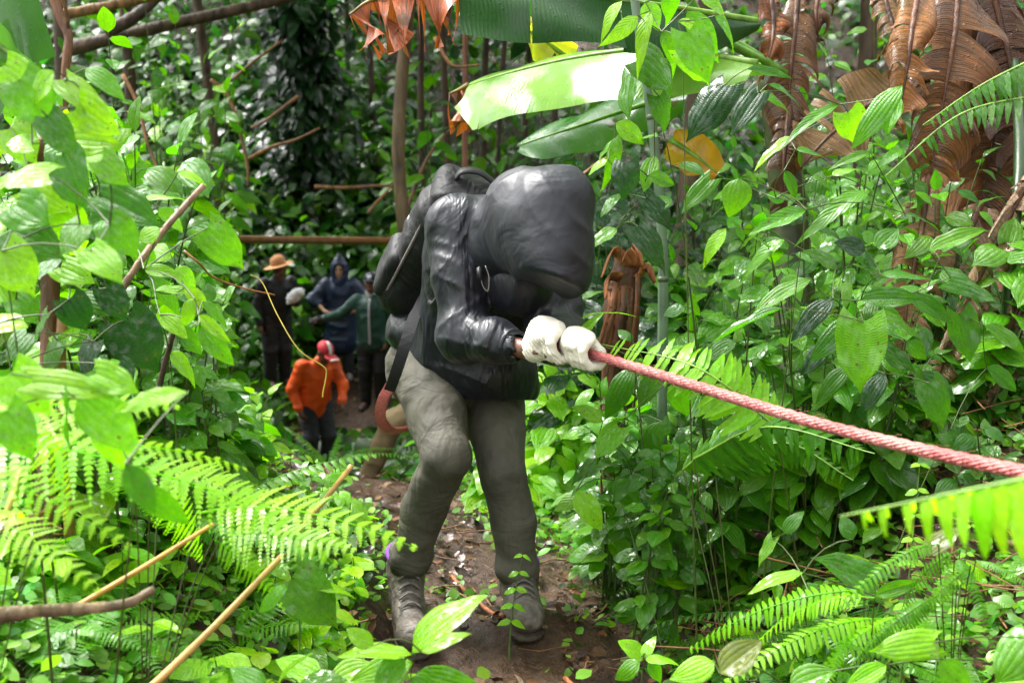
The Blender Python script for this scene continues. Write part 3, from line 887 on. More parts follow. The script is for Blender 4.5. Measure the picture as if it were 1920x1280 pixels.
        for sg in (-1, 1):
            mb.tube(spline([c, c + sd_ * sg * 0.03 + un * 0.02, c + sd_ * sg * 0.045 - un * 0.01, c + sd_ * sg * 0.01 + ax * 0.02], 10), 0.003, 5)
        put('lace', mb.mesh('lace', M['lace']), bt)
        mb = MB()
        cc = an + np.array([0, 0, 0.052]) - d2 * 0.01
        mb.tube([cc + (d2 * math.cos(t) + sd_ * math.sin(t)) * 0.056 + up_ * 0.02 * math.cos(t + math.pi) for t in th], 0.010, 6, False)
        put('collar', mb.mesh('collar', M['purple']), bt, label='purple padded collar')
        put('heel_tab', (lambda b_: (b_.tube(spline([cc - d2 * 0.06 - up_ * 0.03, cc - d2 * 0.072 + up_ * 0.01, cc - d2 * 0.05 + up_ * 0.035], 8), 0.009, 6), b_.mesh('heel_tab', M['purple']))[1])(MB()), bt)
    # --- gloves: fists closed round the rope
    for c, wr, sz in ((at(1040, 646, 3.47), J['wrist_r'], 1.06), (at(1098, 662, 3.41), J['wrist_l'], .96)):
        A = rope_dir
        u = nrm(np.array([-0.15, -0.55, 0.85])); u = nrm(u - A * (u @ A)); w = np.cross(A, u)
        if w @ np.array([0, -1.0, -0.3]) < 0: w = -w
        lo, hi = bounds([c, wr], 0.12)
        F = Field(lo, hi, 0.0028)
        pc = c + u * 0.040 * sz
        F.cone(wr + nrm(c - wr) * 0.030, pc - A * 0.03 * sz, 0.037 * sz, 0.036 * sz, 0.02)
        F.ell(pc, (0.050 * sz, 0.042 * sz, 0.024 * sz), 0.02, np.stack([A, w, u]))
        for i, (off, ln) in enumerate(((-0.036, 0.9), (-0.012, 1.0), (0.013, 1.02), (0.037, 0.92))):
            ch = []
            for a_ in (0.15, 0.75, 1.45, 2.25, 3.1, 3.9 * ln):
                rr = 0.034 * sz + (0.006 if a_ < 1 else 0)
                ch.append(c + A * (off + 0.003 * a_) * sz + (u * math.cos(a_) + w * math.sin(a_)) * rr)
            F.chain(ch, [0.0130 * sz, 0.0124 * sz, 0.0118 * sz, 0.0114 * sz, 0.0108 * sz, 0.010 * sz], 0.0025)
        tb = pc - A * 0.035 * sz - w * 0.02 * sz
        F.chain([tb, c - A * 0.02 * sz - w * 0.040 * sz, c + A * 0.012 * sz - w * 0.036 * sz - u * 0.018 * sz, c + A * 0.035 * sz - u * 0.032 * sz - w * 0.01], [0.018 * sz, 0.016 * sz, 0.0145 * sz, 0.012 * sz], 0.008)
        dd = nrm(pc - wr).astype(np.float32); w0 = wr.astype(np.float32)
        ln = float(np.linalg.norm(c - wr))
        def ribs(P):
            t = (P - w0) @ dd
            return -0.0022 * np.sin(t * 2 * math.pi / 0.010) * (t < ln * 0.85 + 0.02) - 0.0018 * (ridged(P, (45, 45, 45), 67) - 0.5)
        F.displace(ribs)
        field_obj('glove', F, M['glove'], hiker)

build_hiker()

# ------------------------------------------------------------------ backpack on the hiker's back
def build_pack():
    J = JM
    spine = nrm(at(935, 380, 3.80) - at(805, 610, 4.12))
    ac = nrm(J['shoulder_l'] - J['shoulder_r']); ac = nrm(ac - spine * (ac @ spine))
    out = np.cross(spine, ac)
    if out[2] < 0: out = -out
    R = np.stack([ac, out, spine])
    c = at(836, 474, 4.0)
    t = empty('backpack', c - spine * 0.28, 'black nylon backpack worn on the bent back of the hooded person', 'backpack')
    lo, hi = bounds([c - spine * 0.30, c + spine * 0.32], 0.24)
    F = Field(lo, hi, 0.0075)
    F.box(c - spine * 0.03 + out * 0.0, (0.145, 0.10, 0.22), R, 0.075, 0.03)
    F.box(c + spine * 0.10 + out * 0.01, (0.135, 0.085, 0.12), R, 0.07, 0.05)
    F.ell(c - spine * 0.20, (0.13, 0.09, 0.07), 0.05, R)
    F.displace(lambda P: -(0.007 * (ridged(P @ R.T.astype(np.float32), (6, 6, 13), 81) ** 2 - 0.4) + 0.004 * (ridged(P, (16, 16, 16), 83) ** 2 - 0.4)))
    pk = field_obj('pack_body', F, M['pack'], t)
    F = Field(lo, hi, 0.007)
    F.box(c - spine * 0.09 + out * 0.095, (0.11, 0.045, 0.13), R, 0.04, 0.02)
    F.displace(lambda P: -0.005 * (ridged(P, (14, 14, 9), 85) ** 2 - 0.4))
    pc = field_obj('front_pocket', F, M['pack'], t)
    F = Field(lo, hi, 0.007)
    F.box(c + spine * 0.205 + out * 0.02, (0.13, 0.10, 0.05), R, 0.045, 0.02)
    F.displace(lambda P: -0.008 * (ridged(P @ R.T.astype(np.float32), (4, 18, 8), 87) ** 2 - 0.4))
    field_obj('top_lid', F, M['pack'], t)
    mb = MB()
    k = c + spine * 0.25 - ac * 0.02
    mb.ribbon(spline([k - ac * 0.06 + out * 0.02, k - ac * 0.05 + spine * 0.03 + out * 0.03, k + spine * 0.045 + out * 0.04, k + ac * 0.06 + spine * 0.03 + out * 0.03, k + ac * 0.07 + out * 0.02], 16), out, 0.028, 0.006)
    put('grab_handle', mb.mesh('grab_handle', M['strap']), t)
    for sg, sh in ((-1, J['shoulder_r']), (1, J['shoulder_l'])):
        mb = MB()
        q = sh - J['chest']
        inn = J['chest'] + q * 0.62
        f = -out
        mb.ribbon(spline([c + spine * 0.2 + ac * sg * 0.06 - out * 0.08, inn + out * 0.115 + spine * 0.03, inn + spine * 0.125 + f * 0.01, inn + f * 0.13 + spine * 0.02, inn + f * 0.14 - spine * 0.14, inn + f * 0.08 - spine * 0.2], 30), ac, 0.058, 0.012)
        put('shoulder_strap', mb.mesh('shoulder_strap', M['strap']), t)
    for h_ in (0.05, -0.12):
        mb = MB()
        mb.ribbon(spline([c + spine * h_ - ac * 0.138 - out * 0.05, c + spine * h_ - ac * 0.148 + out * 0.02, c + spine * h_ - ac * 0.11 + out * 0.095], 10), spine, 0.02, 0.004)
        sp_ = put('compression_strap', mb.mesh('compression_strap', M['strap']), t)
        mb = MB(); e = c + spine * h_ - ac * 0.148 + out * 0.02
        mb.ribbon([e - out * 0.012, e + out * 0.012], spine, 0.028, 0.010)
        put('buckle', mb.mesh('buckle', M['metal']), sp_)
    mb = MB()
    z0 = c + out * 0.105 + spine * 0.13
    mb.tube(spline([z0 - ac * 0.12 - spine * 0.10, z0 - ac * 0.09, z0 + ac * 0.09, z0 + ac * 0.12 - spine * 0.10], 20), 0.003, 5)
    put('zip', mb.mesh('zip', M['strap']), t)
    for sg, tt in ((-1, .005), (1, .005)):      # piping round both side panels
        mb = MB(); pq = []
        for q in np.linspace(0, 2 * math.pi, 41):
            cq, sq = math.cos(q), math.sin(q)
            pq.append(c - spine * .03 + ac * sg * .126 + out * (.083 * np.sign(cq) * abs(cq) ** .55) + spine * (.203 * np.sign(sq) * abs(sq) ** .55))
        mb.tube(pq, tt, 6, False)
        put('piping', mb.mesh('piping', M['lace']), t)
    F = Field(lo, hi, 0.007)
    F.box(c - spine * 0.12 - ac * 0.135, (0.03, 0.075, 0.09), R, 0.028, 0.02)
    F.displace(lambda P: -0.004 * (ridged(P, (14, 14, 9), 89) ** 2 - 0.4))
    field_obj('side_pocket', F, M['pack'], t)
    mb = MB()        # long webbing end hanging over the hip
    mb.ribbon(spline([at(800, 545, 3.95), at(778, 590, 3.90), at(760, 645, 3.86), at(742, 700, 3.87), at(730, 732, 3.90)], 16), at(770, 640, 3.9) - at(740, 640, 3.9), [0.028] * 4 + [0.036] * 8 + [0.034] * 4, 0.004)
    put('webbing_strap', mb.mesh('webbing_strap', M['strap'], False), t)
build_pack()

# ------------------------------------------------------------------ ropes
def rope_mat():
    m, nt = new_mat('pink_rope_fibre')
    uv = coords(nt, 'UV')
    sep = nt.nodes.new('ShaderNodeSeparateXYZ'); L(nt, uv, sep.inputs[0])
    co = coords(nt)
    n1 = noise_tex(nt, co, 7, 3)
    wv = math_node(nt, 'SINE', math_node(nt, 'ADD', math_node(nt, 'MULTIPLY', sep.outputs[0], 6.283 * 7), math_node(nt, 'MULTIPLY', sep.outputs[1], 420.0)))
    c = ramp(nt, n1, [(0.25, (0.36, 0.085, 0.08)), (0.5, (0.55, 0.145, 0.13)), (0.8, (0.62, 0.23, 0.19))])
    n2 = noise_tex(nt, co, 160, 3)
    c = mixc(nt, 1.0, c, ramp(nt, n2, [(0.3, 0.7), (0.7, 1.2)]), 'MULTIPLY')
    h = math_node(nt, 'ADD', math_node(nt, 'MULTIPLY', wv, 0.5), n2)
    return finish(m, nt, principled(nt, c, 0.6, 0.3, h, 0.7, 0.004, 0.1, 0.3).outputs[0])
M['rope'] = rope_mat()

def twisted(name, path, r, n, label, cat, pitch=0.115):
    """Three-strand laid rope along path."""
    P = spline(path, n)
    t = np.gradient(P, axis=0); t /= np.linalg.norm(t, axis=1)[:, None]
    s = np.concatenate([[0], np.cumsum(np.linalg.norm(np.diff(P, axis=0), axis=1))])
    a = np.zeros_like(P); ref = nrm(np.cross(t[0], [0, 0, 1.0]))
    for i in range(n):
        ref = nrm(ref - t[i] * (ref @ t[i])); a[i] = ref
    b = np.cross(t, a)
    mb = MB()
    for k in range(3):
        ph = s / pitch * 2 * math.pi + k * 2 * math.pi / 3
        mb.tube(P + (a * np.cos(ph)[:, None] + b * np.sin(ph)[:, None]) * r * 0.24, r * 0.77, 8)
    # loose fibres standing off the lay
    rr = np.random.default_rng(5)
    for k in range(int(n * 0.5)):
        i = rr.integers(2, n - 3); th = rr.random() * 6.28
        o = a[i] * math.cos(th) + b[i] * math.sin(th)
        p0 = P[i] + o * r * 0.9
        mb.tube(np.stack([p0, p0 + o * 0.006 + t[i] * 0.010, p0 + o * 0.008 + t[i] * 0.022]), 0.0005, 3, False)
    c = P[0].copy()
    me = mb.mesh(name, M['rope'])
    o = put(name, me, label=label, cat=cat)
    return o
twisted('rope', [ROPE_A - rope_dir * 0.10, ROPE_A, at(1110, 664, 3.39), at(1300, 722, 3.10), at(1520, 790, 2.76), at(1740, 846, 2.45), ROPE_B, at(2150, 930, 2.0), at(2500, 1000, 1.7)], 0.0138, 420,
        'taut pink three-strand rope running from the cream gloves out past the fern', 'rope')
mb = MB()
mb.ribbon(spline([at(731, 724, 3.93), at(717, 752, 3.96), at(713, 782, 4.0), at(724, 800, 4.04), at(742, 807, 4.1), at(775, 800, 4.16), at(830, 790, 4.2)], 40), np.array([0.5, -0.35, 0.5]), 0.034, 0.008)
o = put('rope_tail', mb.mesh('rope_tail', M['rope'], False), label='slack pink strap looping down behind the hip of the hooded person', cat='strap')
# ------------------------------------------------------------------ people farther down the trail
M['black_cloth'] = cloth_mat('black_cloth', (0.012, 0.012, 0.014), 0.55, 0.4, 200, 0.3)
M['navy_poncho'] = cloth_mat('navy_poncho', (0.013, 0.024, 0.066), 0.42, 0.5, 200, 0.3)
M['green_jacket'] = cloth_mat('dark_green_jacket', (0.016, 0.062, 0.046), 0.6, 0.4, 200, 0.3)
M['orange_jacket'] = cloth_mat('orange_jacket', (0.95, 0.115, 0.012), 0.55, 0.4, 200, 0.3)
M['grey_trouser'] = cloth_mat('dark_grey_trouser', (0.035, 0.036, 0.045), 0.7, 0.3, 200, 0.3)
M['khaki'] = cloth_mat('khaki_trouser', (0.30, 0.215, 0.115), 0.75, 0.3, 200, 0.3)
M['straw'] = plain('tan_straw_hat', (0.55, 0.27, 0.12), 0.7, 0.3, 60, 0.2, 0.5)
M['red_cap'] = plain('red_cap', (0.62, 0.035, 0.045), 0.6, 0.4, 60, 0.15)
M['white_cloth'] = plain('white_cloth', (0.80, 0.80, 0.82), 0.7, 0.3, 60, 0.06)
M['navy_cap'] = plain('navy_cap', (0.010, 0.013, 0.030), 0.6, 0.4, 60, 0.15)
M['shoe'] = plain('grey_shoe', (0.16, 0.16, 0.17), 0.6, 0.4, 60, 0.3)
M['dark_shoe'] = plain('brown_shoe', (0.045, 0.027, 0.026), 0.6, 0.4, 60, 0.3)
M['grey_trim'] = plain('grey_trim', (0.30, 0.30, 0.32), 0.5, 0.4, 60, 0.1)

BASE = dict(ankle_l=(-.10, 0, .09), ankle_r=(.10, 0, .09), toe_l=(-.12, .17, .035), toe_r=(.12, .17, .035), knee_l=(-.10, .04, .50), knee_r=(.10, .04, .50),
            hip_l=(-.09, 0, .92), hip_r=(.09, 0, .92), pelvis=(0, 0, .98), chest=(0, .01, 1.30), neck=(0, .01, 1.47), head=(0, .05, 1.62),
            shoulder_l=(-.185, 0, 1.42), shoulder_r=(.185, 0, 1.42), elbow_l=(-.25, .02, 1.14), elbow_r=(.25, .02, 1.14), wrist_l=(-.25, .12, .92), wrist_r=(.25, .12, .92),
            hand_l=(-.25, .15, .84), hand_r=(.25, .15, .84), face=(0, 1, 0), head_up=(0, 0, 1), palm_l=(1, 0, 0), palm_r=(-1, 0, 0))

def joints(base, facing, over, scale=1.0):
    """Local frame: x to the figure's right, y ahead, z up; facing = world direction it looks towards."""
    f = nrm([facing[0], facing[1], 0]); r = np.cross(f, [0, 0, 1.0])
    J = {}
    for k, v in {**BASE, **over}.items():
        if k in ('curl',): J[k] = v; continue
        v = np.asarray(v, float)
        w = r * v[0] + f * v[1] + np.array([0, 0, 1.0]) * v[2]
        J[k] = w if k in ('face', 'head_up', 'palm_l', 'palm_r') else np.asarray(base) + w * scale
    J['scale'] = scale; J['f'] = f; J['r'] = r
    return J

def wear_legs(P, J, mat, shoe, s, h=0.013, fat=1.0):
    ks = ('pelvis', 'hip_l', 'hip_r', 'knee_l', 'knee_r', 'ankle_l', 'ankle_r')
    F = Field(*bounds([J[k] for k in ks], 0.19), h)
    F.cone(J['pelvis'] + np.array([0, 0, .03]), J['pelvis'] - np.array([0, 0, .05]), 0.135 * s, 0.14 * s, 0.05, (J['r'], 1.25))
    for q in 'lr':
        F.chain([J['hip_' + q], J['knee_' + q], J['ankle_' + q] + (J['knee_' + q] - J['ankle_' + q]) * 0.02], [0.112 * s * fat, 0.085 * s * fat, 0.068 * s * fat], 0.03)
    F.displace(fold_fn(0.010, (9, 9, 18), (91, 92)))
    field_obj('trousers', F, mat, P)
    for q in 'lr':
        a, t = J['ankle_' + q], J['toe_' + q]
        F = Field(*bounds([a, t], 0.13), 0.010)
        F.cone(a, a + (t - a) * 0.1 - np.array([0, 0, .03]), 0.056 * s, 0.05 * s, 0.02)
        F.cone(a - np.array([0, 0, .035]), t, 0.05 * s, 0.045 * s, 0.03)
        field_obj('shoe', F, shoe, P)

def wear_top(P, J, mat, s, name='jacket', hem=0.10, fat=1.0, h=0.013, sleeves=True):
    ks = ['pelvis', 'chest', 'neck', 'shoulder_l', 'shoulder_r', 'elbow_l', 'elbow_r', 'wrist_l', 'wrist_r']
    F = Field(*bounds([J[k] for k in ks], 0.2), h)
    dn = nrm(J['pelvis'] - J['chest'])
    F.cone(J['pelvis'] + dn * hem * s, J['chest'], 0.150 * s * fat, 0.140 * s * fat, 0.05, (J['r'], 1.25))
    F.cone(J['chest'], J['neck'] - np.array([0, 0, .0]), 0.120 * s, 0.072 * s, 0.05, (J['r'], 1.2))
    for q in 'lr':
        F.cone(J['chest'] + (J['shoulder_' + q] - J['chest']) * 0.5, J['shoulder_' + q], 0.09 * s, 0.075 * s, 0.06)
        if sleeves:
            w = J['wrist_' + q]; e = J['elbow_' + q]
            F.chain([J['shoulder_' + q], e, w + (e - w) * 0.05], [0.074 * s, 0.064 * s, 0.048 * s], 0.03)
    F.displace(fold_fn(0.014, (7, 7, 12), (95, 96)))
    return field_obj(name, F, mat, P)

def body(P, J, mat):
    ks = [k for k in J if k not in ('face', 'head_up', 'palm_l', 'palm_r', 'scale', 'f', 'r', 'curl')]
    F = Field(*bounds([J[k] for k in ks], 0.17), 0.0105)
    human_field(F, J)
    o = field_obj('body', F, mat, P)
    up = nrm(J['head_up']); fw = nrm(J['face']); fw = nrm(fw - up * (fw @ up)); rt = np.cross(fw, up); s = J['scale']
    for sg in (-1, 1):
        mb = MB(); c = J['head'] + (up * 0.008 + fw * 0.084 + rt * sg * 0.032) * s
        mb.tube([c - rt * 0.012, c - rt * 0.008, c, c + rt * 0.008, c + rt * 0.012], [0.002, 0.008, 0.011, 0.008, 0.002], 8)
        put('eye', mb.mesh('eye', M['eye']), o)
        mb = MB(); c = c + (up * 0.026 + fw * 0.014) * s
        mb.tube([c - rt * 0.018, c + up * 0.004, c + rt * 0.018], [0.003, 0.005, 0.003], 6)
        put('eyebrow', mb.mesh('eyebrow', M['eye']), o)
    mb = MB(); c = J['head'] + (-up * 0.066 + fw * 0.093) * s
    mb.tube([c - rt * 0.024 - up * .002, c - rt * 0.01, c + rt * 0.01, c + rt * 0.024 - up * .002], [0.003, 0.007, 0.007, 0.003], 6)
    put('mouth', mb.mesh('mouth', M['lip']), o)
    return o

def cap(P, J, mat, s, badge=None):
    up = nrm(J['head_up']); fw = nrm(J['face']); fw = nrm(fw - up * (fw @ up)); rt = np.cross(fw, up); R = np.stack([rt, fw, up])
    H = J['head']
    F = Field(H - 0.24, H + 0.24, 0.008)
    F.ell(H + (up * 0.048 - fw * 0.012) * s, (0.088 * s, 0.108 * s, 0.092 * s), 0.01, R)
    F.half(H + up * 0.040 * s, -up, 0.008)
    o = field_obj('cap', F, mat, P)
    F = Field(H - 0.24, H + 0.24, 0.008)
    F.ell(H + (up * 0.043 + fw * 0.125) * s, (0.075 * s, 0.075 * s, 0.012 * s), 0.01, R)
    field_obj('brim', F, mat, o)
    if badge:
        mb = MB()
        c = H + (up * 0.085 + fw * 0.092) * s
        nn = nrm(fw + up * 0.5)
        u2 = nrm(up - nn * (up @ nn))
        if badge == 'ny':       # white interlocking letters
            def seg(a, b): mb.ribbon([c + nn * 0.006 + rt * a[0] * s + u2 * a[1] * s, c + nn * 0.006 + rt * b[0] * s + u2 * b[1] * s], nrm(np.cross(nn, (rt * (b[0] - a[0]) + u2 * (b[1] - a[1])))), 0.009 * s, 0.004)
            for a, b in (((-.025, -.026), (-.025, .022)), ((-.025, .022), (.012, -.026)), ((.012, -.026), (.012, .022)), ((0, -.034), (0, .002)), ((0, .002), (-.016, .032)), ((0, .002), (.024, .032))):
                seg(a, b)
        else:
            mb.ribbon(spline([H + (up * 0.055 + fw * 0.102) * s, H + (up * 0.10 + fw * 0.080) * s, H + (up * 0.136 + fw * 0.03) * s, H + (up * 0.144 - fw * 0.02) * s], 10), rt, 0.035 * s, 0.006)
            mb.ribbon([H + (up * 0.062 + fw * 0.196 - rt * .05) * s, H + (up * 0.066 + fw * 0.2) * s, H + (up * 0.062 + fw * 0.196 + rt * .05) * s], fw, 0.02 * s, 0.008)
        put('badge', mb.mesh('badge', M['white_cloth']), o)
    return o

def stand(px, d, lift=0.0):
    p = at(px, 640, d); g = on_ground(p[0], p[1])
    g[2] += lift
    return g
TO_CAM = np.array([0, -1.0, 0])

def straw_hat_person():
    b = stand(518, 16.8); b[2] = at(518, 727, 16.8)[2]
    f = np.array([0.55, -0.8, 0])
    J = joints(b, f, dict(chest=(0, .06, 1.27), neck=(0, .12, 1.43), head=(0, .20, 1.555), face=(0, .75, -.65), head_up=(0, .6, .8), shoulder_l=(-.19, .08, 1.38), shoulder_r=(.19, .08, 1.38),
                          elbow_l=(-.26, .10, 1.12), wrist_l=(-.13, .34, 1.16), hand_l=(-.06, .38, 1.18), elbow_r=(.26, .02, 1.10), wrist_r=(.25, .08, .86), hand_r=(.25, .10, .78)))
    P = empty('person', b, 'person in black rain gear and a tan brimmed hat holding a white bundle', 'person', 'walkers waiting lower on the trail')
    body(P, J, M['skin']); wear_legs(P, J, M['black_cloth'], M['dark_shoe'], 1.0, fat=1.15); wear_top(P, J, M['black_cloth'], 1.0, hem=0.2, fat=1.12)
    H = J['head']; up = nrm(np.array([-0.25, -0.1, 1.0])); 
    f2 = nrm(np.cross(up, [0.2, 1, 0])); r2 = np.cross(up, f2); R = np.stack([f2, r2, up])
    F = Field(H - 0.3, H + 0.32, 0.010)
    F.ell(H + up * 0.125, (0.10, 0.092, 0.095), 0.03, R)
    F.ell(H + up * 0.20, (0.06, 0.03, 0.03), 0.02, R, 'sub')
    hat = field_obj('hat', F, M['straw'], P)
    F = Field(H - 0.3, H + 0.32, 0.009)
    F.ell(H + up * 0.070, (0.205, 0.18, 0.016), 0.02, R)
    F.displace(lambda Q: -((Q - H.astype(np.float32)) @ f2.astype(np.float32)) ** 2 * 0.0)
    field_obj('brim', F, M['straw'], hat)
    c = J['hand_l'] + np.array([0.05, -0.06, 0.07])
    F = Field(c - 0.2, c + 0.22, 0.010)
    F.ell(c, (0.085, 0.06, 0.07), 0.03); F.ell(c + np.array([.06, 0, .05]), (0.07, 0.06, 0.055), 0.03); F.ell(c + np.array([-.06, 0, -.06]), (0.05, 0.04, 0.05), 0.03)
    F.displace(fold_fn(0.016, (18, 18, 18), (101, 102)))
    V, Q = F.mesh(1)
    put('bundle', mesh_from('bundle', V - c, Q, M['white_cloth']), None, loc=c, label='crumpled white cloth bundle held by the person in the tan hat', cat='bundle')

def poncho_person():
    b = stand(640, 18.8); b[2] = at(640, 713, 18.8)[2]
    J = joints(b, TO_CAM + np.array([0.05, 0, 0]), dict(elbow_l=(-.36, .02, 1.20), elbow_r=(.38, .04, 1.20), wrist_l=(-.22, .22, 1.05), wrist_r=(.20, .24, 1.04), hand_l=(-.15, .26, 1.03), hand_r=(.13, .28, 1.02), shoulder_l=(-.19, 0, 1.41), shoulder_r=(.19, 0, 1.41), face=(0.05, 1, -.1)))
    P = empty('person', b, 'person in a hooded navy rain poncho with both hands held in front', 'person', 'walkers waiting lower on the trail')
    body(P, J, M['skin_pale']); wear_legs(P, J, M['grey_trouser'], M['shoe'], 1.0)
    H = J['head']
    F = Field(*bounds([J['pelvis'] - np.array([0, 0, .55]), J['elbow_l'], J['elbow_r'], H], 0.24), 0.012)
    F.cone(J['pelvis'] - np.array([0, 0, .42]), J['chest'], 0.205, 0.16, 0.06, (J['r'], 1.2))
    for q in 'lr':
        F.cone(J['chest'], J['shoulder_' + q], 0.13, 0.085, 0.07)
        F.cone(J['shoulder_' + q], J['elbow_' + q], 0.085, 0.10, 0.05)
        F.cone(J['elbow_' + q], J['elbow_' + q] + (J['wrist_' + q] - J['elbow_' + q]) * 0.35, 0.10, 0.075, 0.05)
        F.cone(J['shoulder_' + q] * 0.5 + J['elbow_' + q] * 0.5, J['shoulder_' + q] * 0.6 + J['elbow_' + q] * 0.4 - np.array([0, 0, .2]), 0.08, 0.05, 0.08)
    F.cone(J['chest'], J['neck'], 0.15, 0.10, 0.05)
    F.displace(fold_fn(0.024, (6, 6, 5), (105, 106)))
    field_obj('poncho', F, M['navy_poncho'], P)
    F = Field(H - 0.26, H + 0.30, 0.010)
    F.ell(H + np.array([0, .03, 0.02]), (0.135, 0.135, 0.165), 0.03)
    F.cone(H + np.array([0, 0.02, .10]), H + np.array([0.0, .02, .19]), 0.09, 0.045, 0.05)
    F.cone(H - np.array([0, -.02, .1]), H - np.array([0, -.03, .18]), 0.12, 0.13, 0.05)
    F.ell(H + np.array([0, -.13, -0.015]), (0.082, 0.14, 0.115), 0.01, None, 'sub')
    F.displace(fold_fn(0.010, (12, 12, 12), (107, 108)))
    field_obj('hood', F, M['navy_poncho'], P)

def green_person():
    b = stand(699, 16.2); b[2] = at(699, 772, 16.2)[2]
    J = joints(b, TO_CAM + np.array([-0.12, 0, 0]), dict(head=(0, .06, 1.63), face=(-.0, 1, -.12), elbow_r=(.40, .10, 1.22), wrist_r=(.56, .28, 1.20), hand_r=(.63, .31, 1.19), shoulder_r=(.19, .02, 1.40), elbow_l=(-.26, -.02, 1.13), wrist_l=(-.20, .10, .90), hand_l=(-.18, .13, .82), palm_r=(0, 0, -1)))
    P = empty('person', b, 'person in a dark green zip jacket and navy cap reaching one arm out', 'person', 'walkers waiting lower on the trail')
    body(P, J, M['skin']); wear_legs(P, J, M['black_cloth'], M['dark_shoe'], 1.0)
    j = wear_top(P, J, M['green_jacket'], 1.0, hem=0.10, fat=1.08)
    cap(P, J, M['navy_cap'], 1.0, 'ny')
    f = J['f']; r = J['r']; mb = MB()
    mb.ribbon(spline([J['neck'] + f * .10 - np.array([0, 0, .03]), J['chest'] + f * .163, J['pelvis'] + f * .172, J['pelvis'] + f * .168 - np.array([0, 0, .12])], 12), r, 0.030, 0.012)
    put('zip', mb.mesh('zip', M['grey_trim']), j)
    F = Field(*bounds([J['neck']], 0.16), 0.010)
    F.cone(J['neck'] - np.array([0, 0, .03]), J['neck'] + np.array([0, 0, .035]), 0.088, 0.078, 0.02)
    F.cone(J['neck'] - np.array([0, 0, .0]), J['neck'] + np.array([0, 0, .1]), 0.066, 0.066, 0.01, None, 'sub')
    field_obj('collar', F, M['grey_trim'], j)
    hd = J['hand_r']; w = J['wrist_r']
    F = Field(*bounds([hd, w], 0.14), 0.0085)
    d = nrm(hd - w)
    F.cone(w - d * 0.02, hd, 0.043, 0.040, 0.02)
    for o in (-.035, -.012, .012, .035):
        q = hd + np.array([0, 0, 1.0]) * o * 0.7 + np.cross(d, [0, 0, 1]) * o * 0.6
        F.cone(hd, q + d * 0.085, 0.02, 0.013, 0.008)
    F.cone(w + d * 0.03, hd + np.array([0, 0, .07]), 0.02, 0.014, 0.01)
    field_obj('glove', F, M['black_cloth'], P)

def orange_person():
    b = stand(588, 15.2); b[2] = at(588, 905, 15.2)[2]
    f = np.array([0.62, -0.75, 0])
    J = joints(b, f, dict(pelvis=(0, -.02, .93), hip_l=(-.09, -.02, .88), hip_r=(.09, -.02, .88), chest=(0, .05, 1.24), neck=(0, .14, 1.40), head=(0, .245, 1.515), face=(.0, .8, -.60), head_up=(0, .5, .86), shoulder_l=(-.20, .08, 1.36), shoulder_r=(.20, .06, 1.36),
                          elbow_l=(-.26, .20, 1.10), wrist_l=(-.16, .33, .93), hand_l=(-.13, .38, .87), elbow_r=(.30, -.02, 1.09), wrist_r=(.27, .10, .86), hand_r=(.26, .14, .79), knee_l=(-.10, .12, .50), knee_r=(.11, .08, .50), ankle_l=(-.1, .03, .09), toe_l=(-.1, .2, .035)), 1.02)
    P = empty('person', b, 'person in a bright orange jacket and red cap stooping among the leaves', 'person', 'walkers waiting lower on the trail')
    body(P, J, M['skin']); wear_legs(P, J, M['grey_trouser'], M['dark_shoe'], 1.02, fat=1.05)
    wear_top(P, J, M['orange_jacket'], 1.03, hem=0.10, fat=1.08)
    cap(P, J, M['red_cap'], 1.08, 'stripe')

def khaki_person():
    k = at(735, 792, 9.0); a = at(692, 888, 9.15); hip = at(815, 735, 9.1)
    b = np.array([at(760, 900, 9.1)[0], at(760, 900, 9.1)[1], at(720, 915, 9.1)[2]])
    J = joints(b, np.array([-0.8, -0.5, 0]), {}, 1.0)
    f = J['f']
    J.update(pelvis=hip + J['r'] * 0.02, hip_l=hip - J['r'] * 0.09, hip_r=hip + J['r'] * 0.09)
    J.update(knee_l=k, ankle_l=a, toe_l=a + np.array([-.06, -.16, -.06]))
    J['knee_r'] = J['hip_r'] + np.array([0.0, -.06, -.40]); J['ankle_r'] = J['knee_r'] + np.array([0.06, .05, -.36]); J['toe_r'] = J['ankle_r'] + np.array([-.1, -.12, -.05])
    J['chest'] = J['pelvis'] + np.array([0.14, -.02, .32]); J['neck'] = J['chest'] + np.array([.10, 0, .14]); J['head'] = J['neck'] + np.array([.02, -.02, .15])
    for q, sg in (('l', -1), ('r', 1)):
        J['shoulder_' + q] = J['chest'] + J['r'] * 0.18 * sg + np.array([.05, 0, .08])
        J['elbow_' + q] = J['shoulder_' + q] + np.array([.04, -.05, -.27]); J['wrist_' + q] = J['elbow_' + q] + np.array([.1, -.18, -.05]); J['hand_' + q] = J['wrist_' + q] + np.array([.03, -.07, -.01])
    P = empty('person', b, 'person in khaki trousers and brown shoes, mostly hidden behind the hooded climber', 'person', 'walkers waiting lower on the trail')
    body(P, J, M['skin']); wear_legs(P, J, M['khaki'], M['dark_shoe'], 0.98); wear_top(P, J, M['black_cloth'], 1.0)
straw_hat_person(); poncho_person(); green_person(); orange_person(); khaki_person()
print('people done', round(time.time() - T0, 1))
